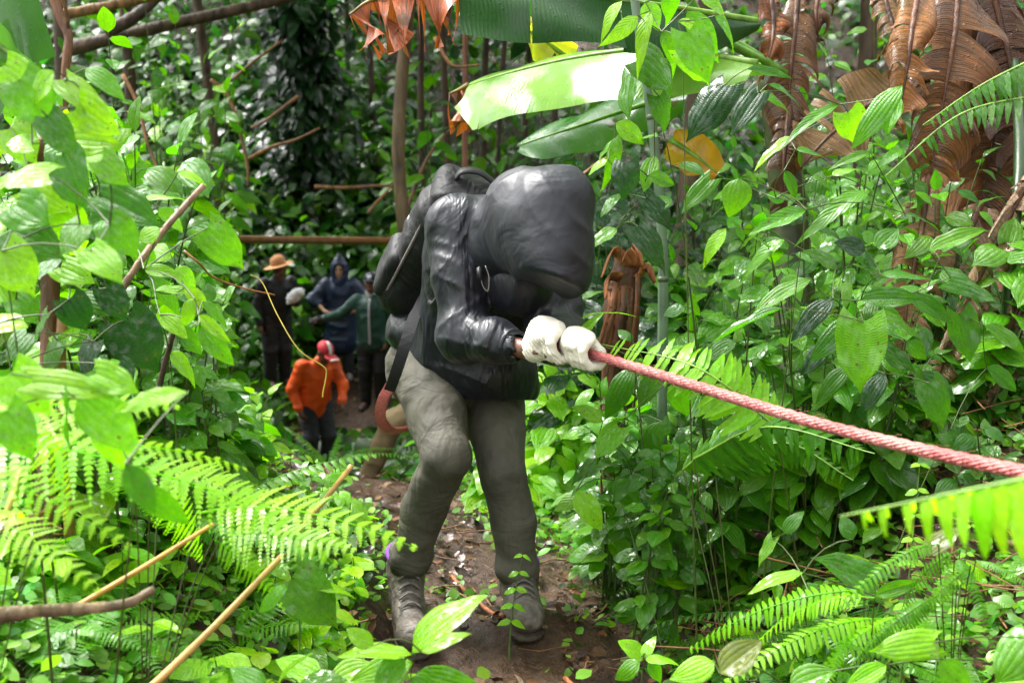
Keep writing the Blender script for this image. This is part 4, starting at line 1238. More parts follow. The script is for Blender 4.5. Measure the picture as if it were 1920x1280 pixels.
# ------------------------------------------------------------------ leaf templates (unit length along +Y, face +Z)
def leaf_template(name, wf, mat, rows=9, cols=4, droop=0.18, fold=0.18, wave=0.02, back=0.0, seed=0, tip=0.0, twist=0.0):
    """wf(t): half width for unit length; returns mesh data arrays."""
    r = np.linspace(0, 1, rows) ** 0.9
    v = np.linspace(-1, 1, 2 * cols + 1)
    R, Vv = np.meshgrid(r, v, indexing='ij')
    W = wf(R)
    X = Vv * W
    Y = R - back * np.abs(Vv) ** 1.6 * (1 - R) ** 2 * 1.0 + 0.10 * np.abs(Vv) * (1 - R) * (back == 0) * 0
    Z = fold * np.abs(X) - droop * R ** 2 - 0.12 * (np.abs(X) ** 2) / 0.1 * 0.3
    Z = Z + wave * np.sin(R * 11 + seed) * np.abs(Vv) + wave * 0.6 * np.sin(R * 19 + Vv * 3 + seed * 2) * np.abs(Vv)
    if twist:
        a = twist * R
        X, Z = X * np.cos(a) - Z * np.sin(a), X * np.sin(a) + Z * np.cos(a)
    P = np.stack([X, Y, Z], -1).reshape(-1, 3)
    n = 2 * cols + 1
    i = np.arange(rows * n).reshape(rows, n)
    F = np.stack([i[:-1, :-1], i[:-1, 1:], i[1:, 1:], i[1:, :-1]], -1).reshape(-1, 4)
    UV = np.stack([R, (Vv + 1) / 2], -1).reshape(-1, 2)
    return dict(name=name, V=P, F=F, UV=UV, mat=mat)

def w_heart(w): return lambda t: w * np.sin(np.pi * np.clip(0.16 + 0.84 * t, 0, 1) ** 0.80) ** 0.75 * np.clip((1 - t) * 3.2, 0, 1) ** 0.7 + 0.004
def w_ovate(w): return lambda t: w * np.sin(np.pi * t ** 0.78) ** 0.85 + 0.003 * (1 - t)
def w_lance(w): return lambda t: w * np.sin(np.pi * t ** 0.70) ** 1.05 + 0.003 * (1 - t)
def w_oval(w): return lambda t: w * np.sin(np.pi * t) ** 0.6 + 0.003
def w_jag(w): return lambda t: w * np.sin(np.pi * t ** 0.8) ** 0.8 * (1 - 0.22 * np.abs(np.sin(t * 15))) + 0.003

TPL = {}
def tpl(kind, *a, n=3, **k):
    TPL[kind] = [leaf_template(kind, *a, seed=s * 1.7, **{**k, 'droop': k.get('droop', .18) * (0.5 + 0.7 * s), 'fold': k.get('fold', .18) * (1.3 - 0.4 * s), 'twist': (s - 1) * 0.22}) for s in range(n)]
tpl('heart', w_heart(0.44), 'leaf', rows=12, cols=5, droop=0.16, fold=0.22, wave=0.022, back=0.20, n=4)
tpl('ovate', w_ovate(0.32), 'leaf', rows=11, cols=4, droop=0.20, fold=0.26, wave=0.014, n=4)
tpl('side', w_ovate(0.28), 'leaf_side', rows=10, cols=3, droop=0.22, fold=0.2, wave=0.016, n=4)
tpl('lance', w_lance(0.19), 'leaf_side', rows=10, cols=3, droop=0.28, fold=0.3, wave=0.012, n=4)
tpl('jag', w_jag(0.33), 'leaf_side', rows=16, cols=3, droop=0.2, fold=0.2, wave=0.02, n=3)
tpl('small', w_oval(0.30), 'leaf_small', rows=5, cols=1, droop=0.15, fold=0.2, wave=0.02, n=3)
tpl('far', w_ovate(0.30), 'leaf_small', rows=4, cols=1, droop=0.22, fold=0.25, wave=0.0, n=3)
tpl('litter', w_ovate(0.30), 'litter', rows=7, cols=2, droop=-0.15, fold=0.35, wave=0.06, n=3)

def compound(name, mat, pairs, wf, curve, pin_w, lobes=0, hang=0.3, tilt=0.35):
    """Fern frond / pinnate leaf of unit length: rachis along +Y curving down by curve."""
    VV, FF, UU, n = [], [], [], 0
    def add(V, F, U):
        nonlocal n
        VV.append(V); FF.append(np.asarray(F) + n); UU.append(U); n += len(V)
    rr = np.random.default_rng(3)
    T = np.linspace(0.10, 1.0, pairs)
    def rach(t): return np.array([0, t - 0.12 * curve * t * t, -curve * t * t])
    for t in T:
        p = rach(t); d = nrm(rach(t + .01) - rach(t - .01))
        up = np.cross([1.0, 0, 0], d)
        ln = wf(t)
        if ln < 0.004: continue
        for sg in (-1, 1):
            ld = nrm(np.array([sg, 0, 0]) + d * tilt + up * (-hang * (0.6 + 0.8 * rr.random())) + rr.normal(0, .05, 3))
            wd = nrm(np.cross(up, ld)); wl = ln * (0.9 + .2 * rr.random())
            if lobes == 0:
                ss = np.array([0, .12, .45, .8, 1.0]); ww = np.array([.35, 1, .9, .55, .04]) * pin_w
                V = []
                for s_, w_ in zip(ss, ww):
                    c = p + ld * s_ * wl - up * 0.18 * wl * s_ ** 2
                    V += [c - wd * w_, c + up * w_ * 0.15, c + wd * w_]
                V = np.array(V)
                F = []
                for k in range(4):
                    for j in range(2):
                        a = k * 3 + j
                        F.append([a, a + 1, a + 4, a + 3])
                add(V, F, np.stack([np.repeat(ss, 3), np.tile([0, .5, 1], 5)], -1))
            else:
                for k in range(lobes):
                    s_ = (k + 0.5) / lobes
                    w_ = pin_w * (1 - s_ * 0.85) * min(1, 0.6 + s_ * 2)
                    c = p + ld * s_ * wl - up * 0.15 * wl * s_ ** 2
                    for s2 in (-1, 1):
                        e = c + wd * s2 * w_ + ld * w_ * 0.45
                        h = wl / lobes * 0.46
                        V = np.array([c - ld * h, c + ld * h, (c + e) / 2 + ld * h * 1.0 + up * w_ * .06, e + ld * h * .55, e + ld * h * .1, (c + e) / 2 - ld * h * 0.9 + up * w_ * .06])
                        add(V, [[0, 1, 2, 5], [5, 2, 3, 4]], np.array([[.2, .5], [.3, .5], [.6, .7], [1, .9], [1, .8], [.6, .3]]))
    tt = np.linspace(0, 1, 14)
    mb = MB(); mb.tube(np.array([rach(t) for t in tt]), 0.006 * (1.15 - tt), 4, False)
    add(mb.V[0], mb.F4[0], np.tile([[.5, .5]], (len(mb.V[0]), 1)))
    return dict(name=name, V=np.concatenate(VV), F=np.concatenate(FF), UV=np.concatenate(UU), mat=mat)
def ftri(F):
    return F
TPL['sword'] = [compound('frond', 'fern', 26, lambda t: 0.135 * np.clip(1.08 - t, 0, 1) ** 0.55 * min(1, .45 + t * 2.2), c, 0.014) for c in (0.25, 0.5, 0.8)]
TPL['lacy'] = [compound('frond', 'fern', 17, lambda t: 0.34 * np.clip(1.05 - t, 0, 1) ** 0.8 * min(1, .6 + t * 1.5), c, 0.026, lobes=9, hang=.12) for c in (0.2, 0.45, 0.7)]
TPL['pinnate'] = [compound('pinnate', 'leaf_small', 7, lambda t: 0.24 * np.clip(1.2 - t, 0, 1) ** 0.5, c, 0.055) for c in (0.2, 0.5)]

MESH = {}
def tpl_mesh(kind, i):
    k = (kind, i)
    if k not in MESH:
        t = TPL[kind][i]
        MESH[k] = mesh_from(kind + '_leaf', t['V'], t['F'], M[t['mat']], True, t['UV'], np.ones((len(t['V']), 3), np.float32))
    return MESH[k]

def leaf_matrix(pos, d, up, size, wscale=1.0):
    y = nrm(d); up = np.asarray(up, float)
    z = up - y * (up @ y)
    if np.linalg.norm(z) < 1e-3: z = np.cross(y, [1.0, 0.1, 0])
    z = nrm(z); x = np.cross(y, z)
    m = np.eye(4)
    m[:3, 0] = x * size * wscale; m[:3, 1] = y * size; m[:3, 2] = z * size; m[:3, 3] = pos
    return m

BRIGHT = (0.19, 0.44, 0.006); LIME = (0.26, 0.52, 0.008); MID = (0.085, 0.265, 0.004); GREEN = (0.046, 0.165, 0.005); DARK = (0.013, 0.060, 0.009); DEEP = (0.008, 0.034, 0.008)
YEL = (0.55, 0.30, 0.02); OLIVE = (0.13, 0.17, 0.02); BROWN = (0.27, 0.105, 0.035); RUST = (0.42, 0.115, 0.035); TAN = (0.46, 0.27, 0.13)
def jit(c, a=0.2):
    k = 1 + RNG.normal(0, a * 0.7); h = RNG.normal(0, a * 0.35)
    return (max(.004, c[0] * k * (1 + h * 1.4)), max(.006, c[1] * k), max(.002, c[2] * k * (1 - h)))

# ------------------------------------------------------------------ merged foliage (stuff, crowns)
def merge(kind, mats, cols, variant=None):
    """All copies of one template in one mesh: mats (n,4,4), cols (n,3)."""
    n = len(mats)
    vs = RNG.integers(0, len(TPL[kind]), n) if variant is None else np.full(n, variant)
    V, F, U, C, off = [], [], [], [], 0
    for j, t in enumerate(TPL[kind]):
        m = mats[vs == j]
        if not len(m): continue
        tv = t['V'].astype(np.float32)
        v = np.einsum('nij,kj->nki', m[:, :3, :3], tv) + m[:, None, :3, 3]
        k = len(tv)
        V.append(v.reshape(-1, 3))
        F.append((t['F'][None] + (np.arange(len(m)) * k)[:, None, None]).reshape(-1, 4) + off)
        U.append(np.tile(t['UV'], (len(m), 1)))
        C.append(np.repeat(cols[vs == j], k, 0))
        off += len(m) * k
    return np.concatenate(V), np.concatenate(F), np.concatenate(U), np.concatenate(C), TPL[kind][0]['mat']

def merged_obj(name, kind, mats, cols, parent=None, stuff=True, label=None):
    V, F, U, C, mat = merge(kind, mats, cols)
    c = np.asarray(V.mean(0), float)
    me = mesh_from(name, V - c, F, M[mat], True, U, C)
    return put(name, me, parent, loc=c, color=(1, 1, 1), kind='stuff' if stuff else None, label=label)

def rand_mats(P, size, flat=0.5, cam_bias=0.5, droop=0.3, wvar=0.2):
    """Leaf matrices at points P: random heading, upper face towards the light."""
    n = len(P)
    a = RNG.random(n) * 2 * math.pi
    d = np.stack([np.cos(a), np.sin(a) - cam_bias, np.full(n, -droop) + RNG.normal(0, .3, n)], -1)
    d /= np.linalg.norm(d, axis=1)[:, None]
    up = np.stack([RNG.normal(-.15, .45, n), RNG.normal(-.25, .45, n), np.full(n, 0.55 + flat)], -1)
    z = up - d * (up * d).sum(1)[:, None]
    z /= np.linalg.norm(z, axis=1)[:, None] + 1e-9
    x = np.cross(d, z)
    s = np.broadcast_to(size, (n,)) * np.clip(RNG.normal(1, .22, n), .5, 1.6)
    m = np.zeros((n, 4, 4), np.float32)
    m[:, :3, 0] = x * (s * np.clip(RNG.normal(1, wvar, n), .6, 1.5))[:, None]
    m[:, :3, 1] = d * s[:, None]; m[:, :3, 2] = z * s[:, None]; m[:, :3, 3] = P; m[:, 3, 3] = 1
    return m

def cols_of(base, n, amt=0.3):
    base = np.asarray(base, np.float32)
    k = np.clip(RNG.normal(1, amt, (n, 1)), .35, 2.0)
    h = RNG.normal(0, amt * .4, (n, 1))
    return np.clip(base[None] * k * np.concatenate([1 + h * 1.3, np.ones((n, 1)), 1 - h], 1), .003, 1).astype(np.float32)

ADJ = {str(DEEP): 'blackish', str(DARK): 'dark', str(GREEN): 'deep green', str(MID): 'fresh green', str(BRIGHT): 'bright', str(LIME): 'lime'}
SHP = {'far': 'small-leaved', 'small': 'round-leaved', 'side': 'pointed-leaved', 'ovate': 'oval-leaved', 'heart': 'heart-leaved', 'lance': 'narrow-leaved'}
# ------------------------------------------------------------------ plants that are things
NAMED = {'heart': 'leaf', 'ovate': 'leaf', 'side': 'leaf', 'lance': 'leaf', 'jag': 'leaf', 'small': 'leaf', 'far': 'leaf', 'sword': 'frond', 'lacy': 'frond', 'pinnate': 'leaf'}
GATE = False
class Plant:
    def __init__(s, name, label, base, cat='plant', group=None):
        s.base = np.asarray(base, float)
        s.e = empty(name, s.base, label, cat, group)
        s.mb = MB(); s.nodes = [s.base.copy()]; s.nl = 0
    def leaf(s, kind, pos, d, up, size, col, w=1.0, variant=None):
        i = int(RNG.integers(0, len(TPL[kind]))) if variant is None else variant
        put(NAMED[kind], tpl_mesh(kind, i), s.e, matrix=Matrix(leaf_matrix(pos, d, up, size, w).tolist()), color=col)
        s.nl += 1
    def hero(s, kind, bx, by, tx, ty, d, wpx, col, dz=None, face=0.55):
        """A leaf seen from pixel (bx,by) to its tip (tx,ty) at depth d, wpx wide in the photograph."""
        dz = RNG.normal(-0.10, .12) if dz is None else dz
        a = at(bx, by, d); ln0 = np.linalg.norm(at(tx, ty, d) - a)
        b = at(tx, ty, d + dz * ln0)
        ln = np.linalg.norm(b - a)
        wid = {'heart': .88, 'ovate': .64, 'side': .56, 'lance': .38, 'jag': .64}[kind]
        w = (wpx / FPX * d) / (ln * wid)
        up = np.array([-0.30, -0.52, 0.72]) + RNG.normal(0, .2, 3)
        s.leaf(kind, a, b - a, up, ln * 1.03, jit(col, .13), w * 1.04)
        s.nodes.append(a)
    def twigs(s, r0=0.003, r1=0.0011):
        """Join every leaf base to the nearest lower node: a branching stem."""
        nodes = sorted(s.nodes[1:], key=lambda p: np.linalg.norm(p - s.base))
        done = [s.base]
        for p in nodes:
            q = min(done, key=lambda n: np.linalg.norm(n - p) + (0.6 * max(0, n[2] - p[2])))
            mid = (p + q) / 2 + np.array([0, 0.02, 0.10 * np.linalg.norm(p - q)]) + RNG.normal(0, .01, 3)
            k = 5 if np.linalg.norm(p - q) < .3 else 8
            s.mb.tube(bez(q, mid, p, k), np.linspace(r0 if q is s.base else r0 * .6, r1, k), 5, False)
            done.append(p)
    def done(s, mat='stem', col=(1, 1, 1)):
        if s.mb.n:
            V = np.concatenate(s.mb.V) - s.base
            s.mb.V = [V.astype(np.float32)]
            F4 = np.concatenate(s.mb.F4) if s.mb.F4 else None
            me = mesh_from('stem', V, [x for x in (F4, np.concatenate(s.mb.F3) if s.mb.F3 else None) if x is not None], M[mat])
            put('stem', me, s.e, loc=s.base, color=col)
        return s.e

def stems(pl, kind, tips, size, col, n=9, w=1.0, t0=0.35, arch=0.35, droop=0.35, pet=0.35, r0=0.005, amt=0.2, cam=0.45, termin=True):
    for tip in tips:
        tip = np.asarray(tip, float)
        b = pl.base + RNG.normal(0, .02, 3) * [1, 1, 0]
        c = b * 0.45 + tip * 0.55 + np.array([0, 0, arch * np.linalg.norm(tip - b)])
        P = bez(b, c, tip, 12)
        if GATE and not open_view(P).all(): continue
        pl.mb.tube(P, np.linspace(r0, r0 * .3, 12), 5, False)
        ph = RNG.random() * 6.28
        for i in range(n):
            t = t0 + (1 - t0) * (i + RNG.random() * .5) / n
            q = P[min(11, int(t * 11))] * (1 - (t * 11) % 1) + P[min(11, int(t * 11) + 1)] * ((t * 11) % 1)
            a = ph + i * 2.4
            o = np.array([math.cos(a), math.sin(a) - cam, 0.15])
            o = nrm(o)
            sz = size * (0.75 + .5 * RNG.random()) * (1.1 - .35 * t)
            e = q + o * sz * pet + np.array([0, 0, sz * pet * .3])
            pl.mb.tube(bez(q, (q + e) / 2 + np.array([0, 0, sz * .08]), e, 4), r0 * .22, 4, False)
            d = o + np.array([0, 0, -droop * (0.5 + RNG.random())])
            up = np.array([RNG.normal(-.2, .25), RNG.normal(-.4, .25), 1.0])
            pl.leaf(kind, e, d, up, sz, jit(col, amt), w * RNG.uniform(.85, 1.15))
        if termin:
            pl.leaf(kind, tip, nrm(tip - c) + np.array([0, -.2, -.1]), np.array([0, -.3, 1.0]), size * .7, jit(col, amt), w)

def rosette(pl, kind, n, size, col, cam=0.2, rise=0.9, amt=.2, hgt=0.0, az=None, var=None):
    ph = RNG.random() * 6.28
    for i in range(n):
        a = (ph + i * 2.4) if az is None else az[0] + (az[1] - az[0]) * (i + .5) / n
        o = np.array([math.cos(a), math.sin(a) - cam, rise * RNG.uniform(.5, 1.2)])
        p = pl.base + np.array([math.cos(a), math.sin(a), 0]) * size * .02 + np.array([0, 0, hgt])
        pl.leaf(kind, p, nrm(o), np.array([RNG.normal(0, .1), RNG.normal(-.15, .1), 1.0]), size * RNG.uniform(.75, 1.2), jit(col, amt), RNG.uniform(.85, 1.15), var)

def root_at(px, py, d, jitter=0):
    p = at(px, py, d)
    return on_ground(p[0], p[1])

# ------------------------------------------------------------------ named plants beside the climber
LT = {'b': BRIGHT, 'l': LIME, 'm': MID, 'g': GREEN, 'd': DARK, 'o': OLIVE}
def hero_plant(name, label, root, leaves, d, col_stem=(.55, .48, .4), cat='plant', group=None, spread=0.25, r0=.0032):
    pl = Plant(name, label, root, cat, group)
    for (k, bx, by, tx, ty, w, c) in leaves:
        pl.hero({'h': 'heart', 'o': 'ovate', 's': 'side', 'l': 'lance', 'j': 'jag'}[k], bx, by, tx, ty, d + RNG.uniform(-spread, spread), w, LT[c])
    pl.twigs(r0)
    pl.done(col=col_stem)
    return pl

hero_plant('climbing_vine', 'yellow-green vine with the biggest glossy heart leaves sprawling over the shredded stump', root_at(60, 700, 2.25), [
    ('h', 121, 150, 207, 212, 74, 'b'), ('h', 10, 122, 70, 165, 62, 'b'), ('o', 160, 128, 232, 165, 44, 'm'), ('h', 88, 218, 135, 284, 60, 'g'), ('h', 138, 262, 222, 268, 62, 'l'),
    ('h', 118, 290, 146, 392, 96, 'g'), ('h', 136, 286, 214, 318, 68, 'b'), ('h', 92, 325, -8, 318, 100, 'b'), ('h', 188, 368, 300, 420, 80, 'g'), ('h', 40, 210, 100, 190, 66, 'm'),
    ('h', 30, 385, 90, 420, 86, 'm'), ('h', 210, 335, 275, 362, 46, 'b'), ('h', 20, 240, 60, 300, 66, 'b'), ('h', 150, 420, 105, 470, 80, 'm'), ('h', 20, 430, 110, 470, 86, 'g'), ('h', 170, 470, 230, 520, 66, 'b'),
    ('o', 100, 132, 60, 195, 50, 'b'), ('h', 60, 270, 10, 262, 60, 'l'), ('h', 190, 300, 235, 345, 52, 'm'), ('h', 60, 195, 20, 225, 66, 'b'), ('h', 225, 240, 190, 285, 54, 'b'),
    ('h', 35, 150, 95, 225, 90, 'm'), ('h', 150, 200, 215, 250, 70, 'b'), ('h', 55, 350, 130, 385, 74, 'l'), ('h', 205, 420, 260, 470, 70, 'm'), ('h', 5, 470, 60, 545, 84, 'b'), ('h', 110, 395, 160, 455, 70, 'b')], 2.25)
hero_plant('leafy_shrub', 'dark glossy heart-leaved shrub under the bright vine, around the cut tan stem', root_at(90, 800, 2.6), [
    ('h', 27, 475, 32, 540, 62, 'g'), ('h', 112, 500, 174, 524, 54, 'b'), ('h', 105, 486, 52, 522, 56, 'g'), ('h', 128, 562, 158, 620, 70, 'd'), ('h', 160, 562, 237, 576, 44, 'g'), ('h', 52, 625, 4, 672, 58, 'g'),
    ('h', 108, 638, 68, 692, 66, 'g'), ('h', -4, 606, 48, 604, 62, 'l'), ('h', 232, 602, 296, 694, 100, 'd'), ('h', 220, 686, 248, 722, 54, 'd'), ('h', 30, 560, 70, 600, 54, 'm'), ('h', 90, 590, 60, 640, 56, 'g'), ('h', 175, 640, 140, 700, 64, 'd'),
    ('h', 200, 540, 235, 600, 54, 'd'), ('h', 20, 690, 60, 740, 60, 'g')], 2.6)
hero_plant('leafy_shrub', 'bright narrow-leaved shrub standing beside the grey diagonal stick', root_at(335, 900, 3.0), [
    ('o', 265, 374, 340, 345, 28, 'b'), ('o', 297, 390, 346, 420, 34, 'b'), ('o', 334, 322, 387, 338, 22, 'l'), ('h', 388, 428, 456, 500, 66, 'm'), ('o', 280, 470, 318, 478, 50, 'b'), ('o', 290, 545, 366, 546, 24, 'b'),
    ('o', 270, 505, 335, 510, 26, 'b'), ('o', 374, 610, 432, 682, 40, 'm'), ('o', 318, 660, 382, 696, 46, 'b'), ('o', 372, 590, 430, 640, 22, 'b'), ('o', 280, 520, 350, 570, 40, 'm'), ('o', 330, 500, 372, 535, 36, 'b'), ('o', 380, 565, 430, 598, 24, 'm'),
    ('o', 300, 590, 350, 625, 34, 'l'), ('o', 250, 455, 290, 500, 40, 'm'), ('o', 365, 560, 330, 610, 30, 'b'), ('o', 330, 610, 375, 660, 34, 'm'), ('o', 300, 430, 255, 445, 40, 'b'), ('o', 280, 400, 240, 430, 36, 'm'), ('o', 345, 540, 390, 575, 30, 'l')], 2.85)
hero_plant('broadleaf_plant', 'broad-leaved plant with one big white-shining leaf and a ragged pale leaf', root_at(150, 1000, 2.05), [
    ('h', 128, 738, 124, 842, 118, 'g'), ('h', 62, 716, 210, 728, 66, 'l'), ('o', 148, 742, 256, 832, 88, 'b'), ('j', 352, 735, 212, 746, 40, 'l'), ('h', 180, 700, 260, 735, 60, 'b'), ('h', 20, 700, 90, 770, 90, 'b'), ('h', 10, 770, 60, 860, 74, 'm'), ('h', 190, 800, 230, 880, 60, 'b'), ('o', 255, 905, 340, 990, 52, 'm'), ('o', 235, 870, 290, 960, 48, 'g')], 1.85, spread=.12)
hero_plant('broadleaf_plant', 'single broad puckered leaf plant on the trail edge beneath the leaning dry canes', root_at(545, 1190, 2.7), [('h', 548, 1084, 638, 1168, 92, 'm'), ('o', 560, 1090, 660, 1085, 34, 'b'), ('o', 540, 1100, 470, 1130, 40, 'm')], 2.7)
hero_plant('broadleaf_plant', 'plant with a large bright upright leaf in front of the muddy boot', root_at(780, 1330, 2.3), [
    ('o', 772, 1222, 868, 1094, 82, 'b'), ('o', 790, 1222, 864, 1174, 34, 'b'), ('o', 772, 1228, 640, 1205, 48, 'b'), ('o', 780, 1262, 905, 1292, 50, 'm'), ('o', 775, 1240, 660, 1262, 54, 'b'), ('o', 760, 1236, 700, 1290, 60, 'm'), ('o', 700, 1210, 650, 1180, 34, 'b'), ('o', 770, 1270, 820, 1300, 50, 'm')], 2.35, spread=.1)
hero_plant('broadleaf_plant', 'low plant of overlapping bright leaves at the bottom under the broad puckered leaf', root_at(600, 1340, 2.3), [
    ('o', 600, 1275, 520, 1230, 60, 'b'), ('o', 620, 1280, 690, 1235, 56, 'b'), ('o', 560, 1285, 640, 1260, 50, 'm'), ('o', 500, 1290, 440, 1250, 50, 'm'), ('o', 520, 1280, 560, 1210, 40, 'b')], 2.4)
hero_plant('climbing_vine', 'vine with wet silver-shining leaves twined round the upright green bamboo cane', root_at(1240, 760, 3.85), [
    ('h', 1203, 106, 1277, 152, 86, 'g'), ('h', 1184, 138, 1164, 220, 62, 'g'), ('o', 1155, 230, 1207, 268, 36, 'b'), ('l', 1160, 252, 1138, 334, 26, 'm'), ('h', 1172, 306, 1170, 368, 52, 'd'), ('o', 1165, 362, 1122, 390, 28, 'g'),
    ('h', 1212, 372, 1264, 424, 52, 'd'), ('o', 1228, 292, 1204, 352, 34, 'm'), ('h', 1196, 424, 1262, 497, 72, 'd'), ('o', 1157, 428, 1106, 462, 36, 'm'), ('o', 1140, 300, 1100, 320, 24, 'b'), ('o', 1215, 330, 1265, 345, 30, 'm'), ('h', 1150, 270, 1120, 300, 40, 'm'), ('h', 1235, 180, 1262, 240, 50, 'g')], 3.6)
hero_plant('leafy_shrub', 'bright lance-leaved spray hanging in front of the top of the bamboo cane', root_at(1330, 560, 3.3), [
    ('l', 1166, 2, 1110, 58, 34, 'b'), ('l', 1196, 30, 1142, 72, 30, 'b'), ('l', 1288, 22, 1354, 102, 48, 'm'), ('l', 1210, 5, 1235, 55, 40, 'b'), ('l', 1270, 40, 1330, 60, 40, 'b'), ('l', 1240, 60, 1290, 110, 36, 'm'), ('l', 1310, -10, 1370, 20, 40, 'b'), ('l', 1220, 20, 1180, 110, 28, 'b'), ('h', 1290, 60, 1330, 150, 66, 'm'), ('l', 1340, 30, 1400, 60, 34, 'm'),
    ('h', 1280, 90, 1340, 150, 60, 'b'), ('l', 1250, -15, 1275, 25, 40, 'm')], 3.3)
hero_plant('leafy_shrub', 'puckered dark wet leaves in front of the hanging brown banana leaves', root_at(1440, 620, 3.5), [
    ('h', 1360, 160, 1284, 242, 72, 'd'), ('h', 1422, 176, 1366, 248, 46, 'd'), ('l', 1400, 130, 1487, 140, 22, 'g'), ('l', 1440, 158, 1522, 168, 20, 'g'), ('o', 1424, 174, 1488, 186, 30, 'm'), ('o', 1492, 256, 1412, 312, 34, 'b'), ('h', 1590, 210, 1616, 264, 60, 'b'), ('o', 1692, 160, 1600, 236, 44, 'm'), ('o', 1682, 178, 1660, 250, 42, 'm'),
    ('o', 1492, 280, 1552, 274, 28, 'g'), ('l', 1575, 196, 1464, 242, 26, 'm'), ('l', 1632, 286, 1552, 312, 22, 'm'), ('o', 1455, 372, 1517, 350, 30, 'g'), ('l', 1632, 356, 1508, 396, 36, 'm'), ('l', 1512, 394, 1402, 432, 34, 'm'), ('o', 1696, 400, 1766, 402, 26, 'g'), ('h', 1332, 338, 1278, 392, 36, 'm'), ('o', 1386, 334, 1374, 398, 54, 'm'),
    ('o', 1400, 350, 1350, 372, 36, 'm'), ('o', 1560, 330, 1600, 300, 26, 'b'), ('o', 1470, 320, 1500, 370, 30, 'm')], 3.5)
hero_plant('leafy_shrub', 'shrub bearing the single broad pale hanging leaf above the rope', root_at(1650, 900, 3.4), [
    ('h', 1618, 602, 1609, 734, 92, 'm'), ('o', 1570, 503, 1508, 467, 50, 'g'), ('o', 1522, 524, 1406, 570, 40, 'm'), ('o', 1622, 470, 1568, 452, 40, 'd'), ('o', 1645, 466, 1684, 428, 44, 'm'), ('o', 1742, 472, 1844, 424, 40, 'm'), ('o', 1652, 516, 1758, 490, 38, 'g'), ('o', 1614, 562, 1724, 556, 42, 'g'), ('o', 1634, 586, 1742, 610, 40, 'm'),
    ('o', 1606, 594, 1524, 652, 46, 'g'), ('o', 1562, 560, 1482, 618, 42, 'd'), ('h', 1655, 656, 1718, 694, 50, 'g'), ('h', 1782, 520, 1894, 542, 66, 'g'), ('o', 1700, 553, 1792, 592, 42, 'g'), ('h', 1798, 588, 1822, 678, 58, 'g'), ('o', 1845, 610, 1925, 658, 38, 'm'), ('o', 1592, 688, 1528, 744, 34, 'g'), ('h', 1742, 718, 1776, 802, 56, 'g'), ('h', 1782, 806, 1854, 862, 62, 'g'),
    ('l', 1472, 448, 1382, 492, 30, 'm'), ('l', 1362, 428, 1308, 492, 30, 'b'), ('o', 1468, 578, 1332, 632, 32, 'g'), ('o', 1700, 640, 1740, 670, 30, 'm'), ('o', 1850, 690, 1910, 730, 40, 'g'), ('o', 1560, 640, 1500, 690, 36, 'd'), ('o', 1660, 700, 1610, 760, 40, 'd')], 3.4)
hero_plant('leafy_shrub', 'low shrub with drooping veined leaves just under the pink rope by the gloves', root_at(1260, 900, 3.55), [
    ('o', 1186, 690, 1128, 764, 48, 'g'), ('o', 1236, 698, 1194, 756, 42, 'g'), ('o', 1262, 715, 1290, 780, 44, 'm'), ('o', 1130, 790, 1075, 760, 36, 'b'), ('o', 1200, 780, 1265, 790, 40, 'g'), ('h', 1160, 800, 1110, 850, 56, 'm'), ('o', 1240, 790, 1200, 860, 44, 'g'), ('o', 1290, 830, 1240, 900, 44, 'm'), ('l', 1080, 640, 1130, 580, 20, 'b'), ('l', 1085, 600, 1160, 545, 20, 'b'), ('l', 1075, 570, 1120, 535, 22, 'm'), ('h', 1120, 870, 1070, 905, 50, 'g'), ('o', 1330, 860, 1260, 920, 50, 'm'), ('o', 1150, 900, 1200, 950, 44, 'm'), ('o', 1080, 920, 1130, 990, 44, 'b')], 3.75)
hero_plant('broadleaf_plant', 'low plant with one broad dark leaf turned edge-on above small ferns', root_at(1600, 1180, 2.9), [
    ('h', 1638, 1098, 1530, 1040, 80, 'g'), ('o', 1506, 1074, 1404, 1092, 34, 'b'), ('o', 1640, 1116, 1722, 1090, 28, 'm'), ('h', 1516, 1108, 1562, 1134, 40, 'g'), ('o', 1735, 1042, 1780, 972, 50, 'o'), ('h', 1450, 1010, 1420, 1060, 28, 'm'), ('o', 1470, 1000, 1500, 960, 26, 'g'), ('o', 1600, 1010, 1580, 970, 30, 'g')], 2.9)
hero_plant('broadleaf_plant', 'bright broad leaves low among the ferns where the bank meets the trail edge', root_at(1720, 1290, 2.4), [
    ('h', 1752, 1204, 1642, 1212, 56, 'b'), ('o', 1662, 1246, 1588, 1284, 36, 'b'), ('h', 1930, 1196, 1868, 1272, 84, 'm'), ('h', 1940, 1262, 1850, 1300, 70, 'b'), ('o', 1350, 1262, 1425, 1200, 62, 'o'), ('o', 1340, 1240, 1270, 1262, 50, 'b'), ('o', 1480, 1290, 1560, 1255, 60, 'm'), ('o', 1760, 1240, 1820, 1290, 50, 'm')], 2.4)
hero_plant('seedling', 'small pale seedling growing on the bare mud to the side of the trail', root_at(1205, 1260, 3.0), [('o', 1208, 1235, 1168, 1198, 38, 'b'), ('o', 1210, 1236, 1262, 1222, 28, 'b'), ('o', 1200, 1240, 1150, 1268, 36, 'm'), ('o', 1215, 1240, 1250, 1270, 30, 'm'), ('o', 1206, 1236, 1222, 1190, 24, 'b')], 2.95, spread=.05, r0=.003)

